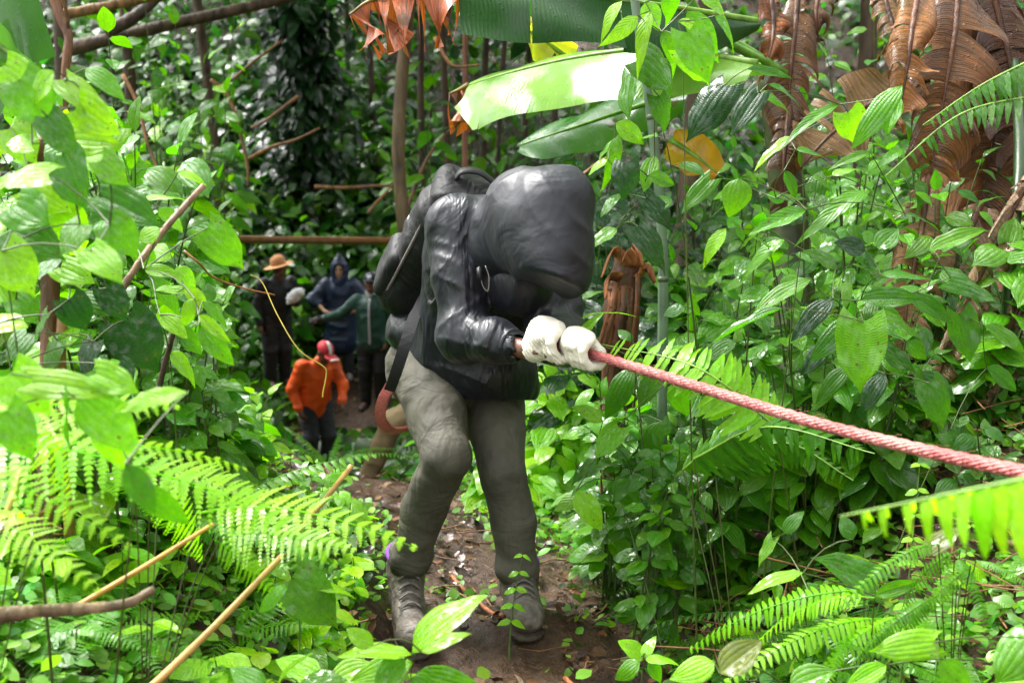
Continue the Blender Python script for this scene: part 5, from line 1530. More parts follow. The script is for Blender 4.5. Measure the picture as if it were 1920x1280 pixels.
# sprigs with small paired leaves above the ferns
def sprig(label, px, py0, py1, d, n, ln):
    b = at(px, py0, d); tip = at(px + 25, py1, d - .05)
    pl = Plant('sprig', label, root_at(px, py0, d))
    P = bez(pl.base, (b + pl.base) / 2 + [0, 0, .05], tip, 14)
    pl.mb.tube(P, np.linspace(.003, .001, 14), 4, False)
    for i in range(n):
        t = .45 + .55 * i / (n - 1); q = P[int(t * 13)]
        for sg in (-1, 1):
            pl.leaf('ovate', q, np.array([sg, -.3, -.15]), np.array([0, -.4, 1.0]), ln * (1.15 - .6 * t), jit(BRIGHT, .15), 1.0)
    pl.done()
sprig('thin sprig of paired pale leaves rising against the dark gap below the rope end', 1700, 1060, 870, 2.9, 9, .045)
sprig('short sprig of tiny paired leaves next to the olive leaf', 1795, 1060, 985, 2.9, 5, .032)
sprig('little curled sprig in front of the hidden boot', 955, 1110, 1040, 3.7, 5, .05)

# ------------------------------------------------------------------ ferns
def fern(label, base, kind, n, size, col, az=None, rise=.9, cam=.2, group=None, hgt=0.03, var=None, amt=.18):
    pl = Plant('fern', label, base, 'fern', group)
    rosette(pl, kind, n, size, col, cam, rise, amt, hgt, az, var)
    pl.mb.tube([pl.base - [0, 0, .03], pl.base + [0, 0, hgt + .02]], .012, 6)
    pl.done('bark')
    return pl

def hero_fern(label, base, fronds, wide=1.0, plane=(-.15, -1.0, .75)):
    """fronds: (start px,py,d, mid, end, half width m, pairs, colour, hang) with every pinna an object of its own."""
    pl = Plant('fern', label, base, 'fern')
    for (s, m_, e, hw, n, col, hang, taper) in fronds:
        A, Bm, C = at(*s), at(*m_), at(*e)
        P = spline([A, Bm, C], 40)
        mb = MB(); mb.tube(P - P[0], np.linspace(.0032, .0012, 40), 5, False)
        fr = put('frond', mb.mesh('frond', M['stem']), pl.e, loc=P[0], color=(1.6, 1.8, 1.0))
        for i in range(n):
            t = .03 + .95 * i / n; k = int(t * 39)
            d = nrm(P[min(39, k + 1)] - P[max(0, k - 1)])
            sd = nrm(np.cross(d, np.array(plane))); up = np.cross(sd, d); up = up if up[2] > 0 else -up
            for sg in (-1, 1):
                ln = hw * ((1.02 - t) ** taper) * min(1, .55 + t * 3) * RNG.uniform(.9, 1.1)
                dr = nrm(sd * sg + d * .30 - up * hang + RNG.normal(0, .05, 3))
                put('pinna', tpl_mesh('pin', i % 3), fr, matrix=Matrix(leaf_matrix(P[k], dr, up, ln, wide).tolist()), color=jit(col, .12))
        pl.mb.tube(bez(pl.base, (pl.base + A) / 2 + [0, 0, .04], A, 8), .0018, 5, False)
    pl.done(col=(.5, .35, .22))
def w_pin(w): return lambda t: w * np.clip(0.35 + 6 * t, 0, 1) * (1 - t) ** 0.55 * (1 - .10 * np.abs(np.sin(t * 16))) + .004
tpl('pin', w_pin(0.165), 'fern', rows=9, cols=2, droop=.22, fold=.12, wave=.01)
hero_fern('arching sword fern frond with toothed pinnae lying across the pink rope', root_at(1540, 990, 3.3), [
    ((1455, 800, 3.12), (1305, 688, 3.15), (1128, 645, 3.40), .115, 26, BRIGHT, .1, .45)], .95)
hero_fern('sword fern with long narrow fingers hanging below the rope', root_at(1400, 1000, 3.2), [
    ((1300, 860, 3.3), (1440, 800, 3.1), (1640, 850, 2.9), .10, 24, GREEN, .6, .45), ((1340, 880, 3.3), (1470, 830, 3.2), (1600, 900, 3.1), .09, 20, GREEN, .7, .5), ((1280, 880, 3.4), (1360, 820, 3.3), (1420, 840, 3.2), .085, 18, MID, .7, .5)])
hero_fern('pale blurred fern frond hanging in close under the end of the rope', root_at(2100, 1100, 1.5), [
    ((2010, 880, 1.36), (1800, 922, 1.42), (1575, 968, 1.5), .105, 12, LIME, 1.0, .75)], 1.25, (0, -.45, 1.0))
hero_fern('fern frond high beside the brown banana stem with wet narrow pinnae', root_at(1980, 700, 3.1), [
    ((1960, 100, 3.0), (1840, 160, 3.05), (1730, 235, 3.1), .085, 20, GREEN, .5, .5), ((1960, 175, 3.0), (1800, 215, 3.05), (1660, 330, 3.1), .07, 20, GREEN, .5, .5)], 1.0, (0, -.45, 1.0))

def frond_fern(label, base, kind, fronds, d, col):
    pl = Plant('fern', label, base, 'fern')
    for (bx, by, tx, ty) in fronds:
        d1 = d + RNG.uniform(-.1, .12); a = at(bx, by, d1); b_ = at(tx, ty, d1 + RNG.uniform(-.15, .1))
        ln = np.linalg.norm(b_ - a); dr = (b_ - a) / ln + np.array([0, 0, .28])
        pl.leaf(kind, a, dr, np.array([-.1, -.45, 1.0]) + RNG.normal(0, .1, 3), ln * 1.12, jit(col, .14), RNG.uniform(.8, 1.0))
        pl.mb.tube(bez(pl.base, (pl.base * .5 + a * .5) + [0, 0.03, .10], a, 7), .0014, 5, False)
    pl.done(col=(.45, .32, .22))
frond_fern('bright lacy fern spreading over the dry canes at the bank', root_at(-60, 1050, 2.1), 'lacy', [(-60, 780, 290, 800), (-60, 840, 330, 905), (60, 800, 165, 965), (-80, 890, 150, 985), (120, 830, 420, 900), (-60, 960, 110, 1060)], 2.1, LIME)
frond_fern('lacy fern with yellowing fronds arching down towards the trail edge', root_at(250, 1060, 2.35), 'lacy', [(250, 880, 570, 1018), (300, 880, 480, 960), (380, 960, 690, 985), (280, 900, 400, 1060), (420, 1000, 620, 1060), (400, 1010, 520, 1120)], 2.4, LIME)
frond_fern('bright fern at the edge of the picture behind the white-shining leaf', root_at(-40, 900, 2.0), 'lacy', [(-60, 760, 150, 790), (-60, 790, 120, 860)], 2.2, LIME)
frond_fern('pale wet sword fern lying over the dark stones by the trail edge', root_at(1640, 1230, 2.7), 'sword', [(1620, 1105, 1320, 1195), (1700, 1150, 1480, 1270), (1640, 1120, 1400, 1150), (1600, 1180, 1540, 1290), (1660, 1160, 1420, 1225)], 2.7, BRIGHT)
frond_fern('fresh sword fern with flat fronds just past the broad dark leaf', root_at(1800, 1160, 2.7), 'sword', [(1800, 1030, 1640, 1150), (1790, 1040, 1860, 1150), (1760, 1020, 1600, 1080), (1820, 1060, 1700, 1200), (1830, 1050, 1930, 1090), (1750, 1120, 1620, 1230)], 2.6, MID)
fern('thin fern standing behind the ragged pale leaf', root_at(350, 830, 3.1), 'sword', 6, .40, MID, rise=1.5, hgt=.12)
fern('pale sword fern with broad flat fronds next to the loose chip of wood', root_at(1440, 1190, 2.75), 'sword', 6, .36, BRIGHT, az=(2.2, 4.4), rise=.45, hgt=.06)
fern('sword fern spreading beneath the broad dark leaf', root_at(1600, 1235, 2.55), 'sword', 7, .34, BRIGHT, az=(2.0, 5.2), rise=.45, hgt=.05)
fern('fern with crowded fresh fronds behind the broad dark leaf', root_at(1760, 1110, 2.8), 'sword', 8, .38, MID, rise=.8, hgt=.06)
fern('small light fern at the trail edge beside the hidden boot', root_at(1130, 1010, 4.8), 'lacy', 7, .24, MID, rise=.5, hgt=.02)
fern('small lacy fern lying on the leaf litter under the drooping shrub', root_at(1270, 1060, 4.3), 'lacy', 7, .26, MID, rise=.45, hgt=.02)
fern('dark fern in the shadow of the bank under the rope', root_at(1560, 960, 3.4), 'sword', 8, .42, GREEN, rise=.7, hgt=.05)
fern('fern hanging at the far edge under the close pale frond', root_at(1880, 1060, 2.7), 'sword', 7, .36, MID, rise=.8, hgt=.05)
fern('low fern with fresh fronds in front of the leaning cane end', root_at(480, 960, 3.6), 'lacy', 7, .32, BRIGHT, rise=.6, hgt=.05)
fern('small fern on the slope by the foot of the person in orange', root_at(620, 905, 7.6), 'sword', 7, .42, MID, rise=.9, hgt=.05)
fern('fern with upright fronds behind the person in the tan hat', root_at(455, 640, 16.0), 'sword', 8, .9, GREEN, rise=1.2, hgt=.1)
# ------------------------------------------------------------------ banana leaves, living and dead
def banana_blade(mb, P, wfun, lat0, sg, drp, tears, rng, t0=0.0, t1=1.0, ragged=0.0, shrink=0.0, curl=0.0):
    """One side of a banana leaf: lat0 = direction the blade leaves the midrib, bending down by drp radians to its edge."""
    n = len(P)
    t = np.linspace(0, 1, n)
    T = np.gradient(P, axis=0); T /= np.linalg.norm(T, axis=1)[:, None]
    cuts = np.sort(np.concatenate([[t0, t1], rng.uniform(t0, t1, tears)]))
    S = np.linspace(0, 1, 8)
    for a, b in zip(cuts[:-1], cuts[1:]):
        if b - a < 0.004: continue
        dr = drp * (1 + ragged * rng.normal()); shift = ragged * rng.normal() * 0.05
        lenk = 1 - ragged * 0.5 * rng.random(); ph = rng.random() * 6
        m = max(3, int((b - a) * 40))
        tt = np.linspace(a, b, m)
        V, U = [], []
        tm = (a + b) / 2
        for q, x in enumerate(tt):
            i = min(n - 2, int(x * (n - 1))); f = x * (n - 1) - i
            p = P[i] * (1 - f) + P[i + 1] * f; d = nrm(T[i])
            l0 = nrm(lat0 - d * (lat0 @ d))
            g = np.array([0, 0, -1.0]); g = g - d * (g @ d) * (.7 if ragged < .15 else .15)
            pos = p.copy(); w = wfun(x) * lenk
            for k, s_ in enumerate(S):
                al = dr * s_
                dirv = nrm(l0 * math.cos(al) + nrm(g) * math.sin(al))
                if curl:
                    dirv = nrm(dirv + np.cross(d, dirv) * curl * math.sin(s_ * 5 + ph))
                if k: pos = pos + dirv * w / 7
                e = (tm - x) * shrink * s_
                wob = 0.010 * math.sin(x * 17 + s_ * 3) * s_ + ragged * 0.16 * math.sin(x * 9 + s_ * 4 + ph) * s_
                V.append(pos + d * (e + shift * s_) + np.cross(d, dirv) * wob)
                U.append((x, 0.5 + 0.5 * sg * (0.04 + .96 * s_)))
        i = np.arange(m * 8).reshape(m, 8)
        F = np.stack([i[:-1, :-1], i[:-1, 1:], i[1:, 1:], i[1:, :-1]], -1).reshape(-1, 4)
        mb.add(V, F, None, U)

def banana_leaf(parent, path, width, lat_a, lat_b, drop_a, drop_b, mat, col, seed=1, tears=3, ragged=0.0, shrink=0.0, curl=0.0, rib=0.012, name='leaf', wf=None, label=None, t=(0, 1), ribcol=(1.3, 1.5, .8), ribmat='stem'):
    rng = np.random.default_rng(seed)
    P = spline(path, 50)
    wf = wf or (lambda x: width * np.clip(math.sin(math.pi * (0.06 + .93 * x)), 0, 1) ** 0.45)
    mb = MB()
    banana_blade(mb, P, wf, np.asarray(lat_a, float), 1, drop_a, tears, rng, t[0], t[1], ragged, shrink, curl)
    banana_blade(mb, P, wf, np.asarray(lat_b, float), -1, drop_b, tears, rng, t[0], t[1], ragged, shrink, curl)
    c = P[0].copy(); mb.V = [(v - c).astype(np.float32) for v in mb.V]
    me = mb.mesh(name, M[mat], tint=(1, 1, 1))
    o = put(name, me, parent, loc=c, color=col, label=label)
    rb = MB(); rb.tube(P - c, np.linspace(rib, rib * .25, 50), 7)
    put('midrib', rb.mesh('midrib', M[ribmat]), o, loc=c, color=ribcol)
    return o

def shine(a, b):
    '''Blade direction and normal with which a leaf along a->b mirrors the bright gap to the camera.'''
    m = nrm(np.asarray(b) - a); v = nrm(CAM - (np.asarray(a) + b) / 2)
    h = nrm(v + np.array(SUN_DIR)); h = nrm(h - m * (h @ m))
    d = np.cross(m, h)
    return d if d[2] < 0 else -d
def downc(k=1.0): return np.array([0.0, -0.45 * k, -1.0])
bp = empty('banana_plant', root_at(1500, 900, 4.9), 'banana plant whose long glossy leaf catches the white sky light above the hooded head', 'banana plant')
mb = MB()
B0 = np.array(bp.location)
mb.tube(spline([B0, at(1490, 560, 4.95), at(1470, 300, 4.95), at(1440, 120, 4.9)], 14) - B0, np.linspace(.10, .05, 14), 12)
put('pseudostem', mb.mesh('pseudostem', M['stem']), bp, loc=B0, color=(.35, .28, .3))
full = lambda w: (lambda x: w * min(1, .5 + 3.0 * (1 - x)) * min(1, .35 + 3.5 * x))
banana_leaf(bp, [at(1420, 118, 4.10), at(1240, 92, 4.28), at(1080, 108, 4.48), at(950, 138, 4.68), at(878, 160, 4.8)], .30, shine(at(1240, 92, 4.28), at(950, 138, 4.68)) + np.array([0, -.30, .10]), (-.1, .75, .25), .55, 1.0, 'banana', (.15, .32, .03), 3, 5, .07, wf=full(.25), label='long banana leaf shining white with wet')
o = banana_leaf(bp, [at(878, 160, 4.8), at(862, 168, 4.82), at(842, 176, 4.84)], .2, (-.1, -.5, -.9), (0, .3, -.9), .4, .6, 'dead', RUST, 4, 2, .25, .3, .15, name='dead_leaf_tip', wf=lambda x: .165, ribcol=(1.5, .6, .3))
banana_leaf(bp, [at(1420, 40, 4.2), at(1250, 12, 4.1), at(1080, -8, 4.0), at(860, -14, 3.95)], .3, (0, -.5, -.7), (0, .7, .1), .55, .7, 'banana', (.018, .075, .012), 5, 6, .10, wf=lambda x: .20 * min(1, .15 + 3.2 * x) * (1 - .18 * x), label='dark green banana leaf crossing the top of the view')
banana_leaf(bp, [at(870, -14, 3.95), at(790, -12, 3.96), at(700, 0, 3.97), at(655, 28, 3.98)], .25, (-.35, -.35, -1.0), (0, .4, -1), .25, .4, 'dead', RUST, 6, 7, .32, .5, .22, name='dead_leaf_tip', wf=lambda x: .20 - .05 * abs(x - .5), ribcol=(1.5, .6, .3))
banana_leaf(bp, [at(1290, 170, 4.5), at(1180, 205, 4.65), at(1080, 238, 4.8), at(975, 272, 4.95)], .2, shine(at(1290, 170, 4.5), at(975, 272, 4.95)), (0, .6, .5), .3, .6, 'banana', (.045, .15, .028), 7, 1, .0, wf=lambda x: .15 * math.sin(math.pi * (.12 + .86 * x)) ** .5, label='shorter rounded banana leaf below the long shining one')
banana_leaf(bp, [at(1075, 115, 4.8), at(1020, 78, 4.75), at(965, 40, 4.7)], .2, (.3, -.3, -.7), (-.3, -.3, .6), .2, .2, 'banana', (.42, .42, .03), 8, 2, .2, wf=lambda x: .075 * math.sin(math.pi * (.15 + .8 * x)) ** .5, label='torn yellowing banana leaf')
banana_leaf(bp, [at(1258, 262, 4.4), at(1300, 290, 4.35), at(1345, 325, 4.35)], .2, (.2, -.5, -.8), (.2, .0, .9), .2, .2, 'banana', (.60, .30, .02), 9, 1, .1, wf=lambda x: .075 * math.sin(math.pi * (.12 + .8 * x)) ** .5, label='fallen orange-yellow leaf blade')
for (pts, r) in (([at(1470, 140, 4.6), at(1390, 90, 4.5), at(1250, 10, 4.4), at(1180, -40, 4.3)], .022), ([at(1440, 120, 4.5), at(1340, 62, 4.4), at(1280, -20, 4.3)], .016)):
    mb = MB(); mb.tube(spline(pts, 12) - pts[0], r, 8); put('leaf_stalk', mb.mesh('leaf_stalk', M['stem']), bp, loc=pts[0], color=(1.0, 1.5, .6))

dp = empty('banana_plant', root_at(1830, 880, 4.4), 'dying banana plant draped in its own huge brown hanging leaves', 'banana plant')
D0 = np.array(dp.location); mb = MB()
mb.tube(spline([D0, at(1830, 500, 4.6), at(1800, 200, 4.6), at(1790, -60, 4.5)], 16) - D0, np.linspace(.13, .07, 16), 12, noise=.12)
put('pseudostem', mb.mesh('pseudostem', M['bark']), dp, loc=D0, color=(2.2, 1.3, .7))
def dead(pts, w, seed, col, tears=8, la=(-.85, -.45, -.1), lb=(.85, -.4, -.1), da=1.25, db=1.25, rag=.2, label=None, curl=.12):
    banana_leaf(dp, [at(*p) for p in pts], w, la, lb, da, db, 'dead', jit((.62 * col[0], .68 * col[1], .60 * col[2]), .12), seed, tears + 3, rag, .35, curl, .013, 'dead_leaf', ribcol=(.9, .5, .3), ribmat='bark', label=label)
dead([(1800, -60, 4.4), (1790, 60, 4.25), (1770, 180, 4.2), (1745, 330, 4.2)], .22, 21, (.22, .085, .03), 6)
dead([(1730, -60, 4.3), (1712, 40, 4.1), (1700, 130, 4.02), (1680, 235, 4.0)], .11, 22, (.38, .17, .06), 4)
dead([(1640, -60, 4.6), (1665, 20, 4.5), (1680, 80, 4.45), (1665, 150, 4.4)], .09, 33, (.42, .20, .08), 3)
dead([(1870, -60, 4.6), (1880, 80, 4.5), (1865, 240, 4.5), (1830, 420, 4.5)], .22, 23, (.17, .06, .022), 7)
dead([(1860, -20, 4.5), (1900, 150, 4.45), (1925, 330, 4.4)], .2, 24, (.12, .045, .02), 6)
dead([(1740, 150, 4.25), (1640, 190, 4.2), (1560, 250, 4.15), (1500, 315, 4.1)], .13, 25, (.40, .22, .11), 2, (.1, -.6, -.7), (-.2, .3, .8), .5, .3, .1, 'folded tan dead leaf lying diagonally', .05)
dead([(1740, 330, 4.2), (1725, 450, 4.1), (1700, 570, 4.05), (1690, 700, 4.05)], .15, 26, (.36, .18, .085), 6)
dead([(1840, 380, 4.4), (1780, 520, 4.3), (1700, 680, 4.2), (1640, 830, 4.15)], .13, 27, (.33, .17, .09), 8)
dead([(1930, 330, 4.0), (1860, 470, 3.95), (1790, 620, 3.95), (1730, 800, 3.95)], .085, 28, (.40, .24, .14), 9, rag=.3)
dead([(1960, 420, 3.9), (1900, 600, 3.9), (1850, 760, 3.9)], .08, 34, (.30, .17, .10), 9, rag=.3)
dead([(1500, -50, 4.8), (1490, 60, 4.65), (1480, 170, 4.6), (1475, 330, 4.6)], .15, 29, (.26, .10, .04), 6)
dead([(1440, -50, 4.7), (1450, 40, 4.6), (1445, 90, 4.55), (1430, 150, 4.55)], .07, 35, (.36, .12, .04), 4)
dead([(1545, -50, 4.8), (1530, 20, 4.7), (1535, 80, 4.7)], .09, 36, (.24, .10, .04), 3)
dead([(1480, 200, 4.6), (1470, 300, 4.5), (1462, 420, 4.5)], .09, 30, (.20, .085, .035), 6)

st = empty('banana_stump', root_at(1165, 700, 4.6), 'rotting brown banana stump with a curled papery rim behind the bright grass blades', 'stump')
S0 = np.array(st.location)
mb = MB(); P = spline([S0 - [0, 0, .05], at(1163, 620, 4.6), at(1172, 540, 4.6), at(1182, 488, 4.6)], 16)
mb.tube(P - S0, np.linspace(.07, .055, 16), 16, noise=.13)
put('core', mb.mesh('core', M['bark']), st, loc=S0, color=(1.1, .6, .35))
for k, (a, b, c) in enumerate((((1180, 500), (1150, 470), (1128, 520)), ((1185, 495), (1192, 468), (1206, 500)), ((1195, 520), (1215, 505), (1228, 530)), ((1165, 520), (1140, 520), (1135, 560)), ((1190, 500), (1175, 475), (1165, 492)))):
    mb = MB(); mb.ribbon(spline([at(*a, 4.55), at(*b, 4.52), at(*c, 4.5)], 14), np.array([.3, -.6, .6]), [.05] * 7 + list(np.linspace(.05, .015, 7)), .004)
    put('sheath', mb.mesh('sheath', M['bark']), st, color=(4.2, 2.1, 1.1))
for k in range(9):
    x = RNG.uniform(1135, 1205); mb = MB()
    mb.ribbon(spline([at(x, 510 + RNG.uniform(0, 40), 4.5), at(x + RNG.uniform(-8, 8), 580, 4.47), at(x + RNG.uniform(-25, 20), 660, 4.48)], 10), RGT, RNG.uniform(.012, .04), .004)
    put('sheath', mb.mesh('sheath', M['bark']), st, color=tuple(np.array([2.2, 1.1, .55]) * RNG.uniform(.6, 1.3)))

# upright bamboo cane
bc = empty('bamboo_cane', root_at(1245, 760, 4.0), 'upright smooth grey-green bamboo cane wrapped by the silver-leaved vine', 'bamboo')
C0 = np.array(bc.location)
P = spline([C0, at(1243, 600, 4.0), at(1240, 420, 3.98), at(1222, 230, 3.95), at(1190, 0, 3.9), at(1175, -120, 3.88)], 60)
t = np.linspace(0, 1, 60)
mb = MB(); mb.tube(P - C0, np.linspace(.0175, .0125, 60), 12)
put('culm', mb.mesh('culm', M['bamboo']), bc, loc=C0, color=(1, 1, 1))
for k in (6, 15, 25, 36, 48):
    mb = MB(); d = nrm(P[k + 1] - P[k]); r = .0175 - .005 * t[k]
    mb.tube([P[k] - d * .010, P[k] - d * .004, P[k] + d * .002, P[k] + d * .008], [r * .98, r * 1.16, r * 1.16, r * .98], 12)
    put('node_ring', mb.mesh('node_ring', M['bamboo']), bc, color=(.8, .7, .55))
g2 = empty('bamboo_cane', root_at(1890, 700, 4.0), 'dark green living cane half hidden at the edge behind the dead leaves', 'bamboo')
mb = MB(); G0 = np.array(g2.location); mb.tube(spline([G0, at(1895, 500, 3.95), at(1912, 300, 4.1), at(1900, 60, 4.6)], 12) - G0, .018, 10)
put('culm', mb.mesh('culm', M['bamboo']), g2, loc=G0, color=(.16, .26, .08))

# ------------------------------------------------------------------ sticks, canes, branches
def stick(name, label, pts, r, mat, col, cat, noise=.05, n=16, sides=7):
    P = spline(pts, n); c = P[0].copy(); mb = MB()
    mb.tube(P - c, np.linspace(r[0], r[1], n), sides, noise=noise, seed=int(abs(c[0]) * 100))
    o = put(name, mb.mesh(name, M[mat]), loc=c, color=col, label=label, cat=cat)
    return o
stick('cane', 'orange-yellow dry cane slanting up from the mottled branch', [at(145, 1136, 2.25), at(270, 1062, 2.3), at(400, 982, 2.35)], (.0055, .004), 'cane', (1.3, 1.1, .75), 'cane')
stick('cane', 'long pale cane leaning from the bottom up to the yellowing fern tip', [at(270, 1300, 2.2), at(400, 1175, 2.35), at(530, 1040, 2.5)], (.0075, .006), 'cane', (1.0, .95, .9), 'cane')
stick('cane', 'split tan cane end sticking up in front of the person in khaki', [at(560, 995, 3.2), at(610, 935, 3.2), at(660, 872, 3.2)], (.006, .007), 'cane', (1.15, 1.1, 1.1), 'cane')
br = stick('branch', 'mottled lichen-spotted branch lying across the bright undergrowth', [at(-60, 1160, 2.0), at(60, 1146, 2.05), at(170, 1140, 2.1), at(240, 1130, 2.12), at(288, 1104, 2.12)], (.013, .007), 'bark', (2.6, 2.4, 2.1), 'branch', .16, 22, 9)
stick('stick', 'red-brown stick crossing above the mottled branch', [at(-40, 1012, 2.0), at(50, 975, 2.05), at(108, 948, 2.1)], (.006, .0045), 'bark', (2.2, .9, .5), 'stick')
stick('stick', 'short pale green stick propped over the red-brown one', [at(2, 992, 2.05), at(20, 940, 2.05), at(40, 880, 2.1)], (.005, .0055), 'cane', (.9, 1.2, .8), 'stick')
stick('stick', 'grey broken stick leaning through the bright heart leaves', [at(215, 560, 2.7), at(300, 440, 2.75), at(382, 348, 2.8)], (.0085, .0065), 'bark', (3.4, 3.0, 2.7), 'stick', .12)
stick('cut_stem', 'thick tan cut stem standing upright among the dark heart leaves', [root_at(118, 800, 2.9), at(115, 700, 2.85), at(118, 570, 2.85)], (.013, .012), 'cane', (.6, .55, .45), 'stump')
stick('stick', 'dark brown upright stick behind the drooping narrow leaves', [at(290, 760, 3.0), at(310, 680, 3.0), at(331, 602, 3.0)], (.008, .006), 'bark', (.9, .7, .6), 'stick', .1)
stump = stick('rotten_log', 'dark rotten stump in the gap beside the ragged pale leaf', [root_at(262, 900, 3.3), at(262, 800, 3.3), at(258, 700, 3.3)], (.06, .04), 'bark', (.55, .5, .5), 'stump', .2, 12, 12)
stick('stump', 'old shredded brown stump smothered by the yellow-green vine', [root_at(60, 800, 2.75), at(95, 480, 2.85), at(62, 262, 2.7)], (.017, .018), 'bark', (1.3, .9, .5), 'stump', .3, 14, 12)
stick('pole', 'fallen straight bamboo pole lying across the gully behind the three waiting people', [at(300, 447, 12.0), at(520, 450, 12.3), at(740, 452, 12.6), at(900, 455, 12.9)], (.040, .036), 'cane', (.42, .30, .25), 'pole', .05)
stick('log', 'leaning dark log across the top of the thicket', [at(130, 92, 8.8), at(300, 50, 9), at(480, 10, 9.3), at(640, -30, 9.6)], (.05, .035), 'bark', (.8, .7, .6), 'log', .1)
stick('log', 'tan mossy log end crossing above the dark one', [at(110, 30, 8.0), at(230, 6, 8.2), at(330, -14, 8.4)], (.035, .03), 'bark', (2.6, 1.9, 1.0), 'log', .1)
stick('log', 'short dark broken log between the two crossing logs', [at(200, 60, 8.6), at(255, 30, 8.7), at(300, -10, 8.8)], (.05, .04), 'bark', (.7, .6, .6), 'log', .1)
stick('liana', 'reddish-brown twisting liana hanging beside the big banana leaf edge', [at(96, -20, 5.2), at(112, 30, 5.2), at(128, 70, 5.2), at(122, 140, 5.2), at(118, 260, 5.25)], (.022, .017), 'bark', (2.0, 1.3, .9), 'liana', .1)
stick('liana', 'thin forked liana hanging next to the reddish one', [at(110, -20, 5.1), at(124, 20, 5.15), at(128, 60, 5.2)], (.009, .008), 'bark', (2.4, 1.8, 1.4), 'liana', .1)
stick('vine_stem', 'thin curling yellow vine dangling in front of the orange jacket', [at(470, 515, 3.3), at(492, 530, 3.3), at(520, 590, 3.25), at(560, 655, 3.2), at(605, 686, 3.2), at(612, 700, 3.2), at(606, 735, 3.2), at(605, 745, 3.2)], (.0013, .0021), 'cane', (.75, 1.0, .35), 'vine', .0, 40, 5)
stick('vine_stem', 'brown wiry vine reaching towards the person in the tan hat', [at(345, 470, 3.1), at(375, 495, 3.1), at(400, 520, 3.2), at(455, 540, 3.3), at(515, 553, 3.4)], (.003, .0022), 'cane', (.5, .33, .25), 'vine', 0, 24, 5)
for (pts, lb) in ((((845, 960), (880, 1020), (920, 1075), (945, 1100)), 'reddish root running down the mud between the boots'), (((1060, 1195), (1100, 1235), (1150, 1285)), 'thin brown root crossing the mud at the bottom of the trail')):
    P = [on_ground(*((lambda q: (q[0], q[1]))(at(x, y, d)))) + [0, 0, .012] for (x, y), d in zip(pts, np.linspace(4.5, 3.9, len(pts)) if pts[0][1] < 1100 else np.linspace(3.55, 3.25, len(pts)))]
    stick('root', lb, P, (.008, .007), 'bark', (3.0, 1.4, .75), 'root', .08)
mb = MB(); mb.ribbon([[-.045, 0, 0], [-.02, 0, .004], [.045, 0, .002]], [0, 1, 0], [.016, .022, .02], .009)
p = at(1197, 1185, 3.42); q = on_ground(p[0], p[1]) + [0, 0, .012]
o = put('wood_chip', mb.mesh('wood_chip', M['cane'], False), loc=q, color=(1.35, 1.5, 1.9), label='pale chip of split wood lying on the mud', cat='wood chip'); o.rotation_euler = (.1, .3, .75)

# ------------------------------------------------------------------ trees with their crowns above the view
def tree(label, px, py_hit, d, dia, lean=(0, 0), h=7.0, col=(1, 1, 1), crown_col=DARK, n=1200, cr=2.0, group=None, sz=.22, limbs=3, foot=None):
    p = at(px, py_hit, d); b = on_ground(p[0], p[1])
    e = empty('tree', b, label, 'tree', group)
    top = np.array([p[0] + lean[0] * (h - p[2] + b[2]) , p[1] + lean[1] * h, b[2] + h])
    rel = lambda q: np.asarray(q) - b
    mid = np.array([p[0], p[1], p[2]])
    if foot is not None:
        f_ = at(foot, py_hit, d); b = on_ground(f_[0], f_[1]); e.location = b
    P = spline([b - [0, 0, .1], (b + mid) / 2 + RNG.normal(0, .04, 3) * [1, 1, 0], mid, (mid + top) / 2 + RNG.normal(0, .10, 3) * [1, 1, 0], top], 26)
    mb = MB(); mb.tube(rel(P), np.linspace(dia * .58, dia * .30, 26), 10, noise=.09, seed=int(px))
    put('trunk', mb.mesh('trunk', M['bark']), e, loc=b, color=col)
    C = []
    for k in range(limbs):
        a = RNG.random() * 6.28; q = P[18 + k * 2]; en = q + np.array([math.cos(a) * cr * .7, math.sin(a) * cr * .7, cr * .5])
        mb = MB(); mb.tube(bez(q, (q + en) / 2 + [0, 0, .2], en, 8) - b, np.linspace(dia * .22, dia * .08, 8), 6)
        put('limb', mb.mesh('limb', M['bark']), e, loc=b, color=col)
        C.append(en)
    C.append(top)
    C = np.array(C)
    k = RNG.integers(0, len(C), n)
    X = C[k] + RNG.normal(0, 1, (n, 3)) * np.array([cr * .5, cr * .5, cr * .3])
    X = X[X[:, 2] > b[2] + h * .45]
    m = rand_mats(X, sz, .4, .1, .4)
    merged_obj('crown', 'far', m, cols_of(crown_col, len(X), .3), e)
    return e
tree('slender mottled tree trunk rising behind the backpack', 747, 250, 10.0, .115, (.02, 0), 7.5, (1.5, 1.4, 1.0), GREEN, 1200, 2.2, foot=800)
tree('thin straight dark trunk just past the mottled one', 838, 260, 12.0, .07, (-.01, 0), 8.0, (.8, .6, .5), DARK, 1500, 1.9)
tree('reddish thin trunk directly above the hooded head', 872, 280, 9.0, .050, (.0, 0), 6.5, (1.5, .8, .55), GREEN, 1500, 1.6)
for x, d, dia in ((790, 13, .08), (906, 14, .09), (935, 12.5, .06), (985, 14, .08), (1040, 12, .07), (700, 21.5, .13), (655, 22, .10), (600, 21, .10)):
    tree('dark bare trunk in the dense stand of young trees up the far slope', x, 250, d, dia, (RNG.normal(0, .03), 0), 7.5, (.7, .6, .5), DARK, 1200, 1.9, 'dark young trunks of the far slope')
tree('dark tree wrapped from top to bottom in hanging dark green ivy leaves', 575, 200, 20.5, .34, (.0, 0), 9, (.5, .45, .4), DEEP, 3000, 2.4, limbs=4, sz=.36)
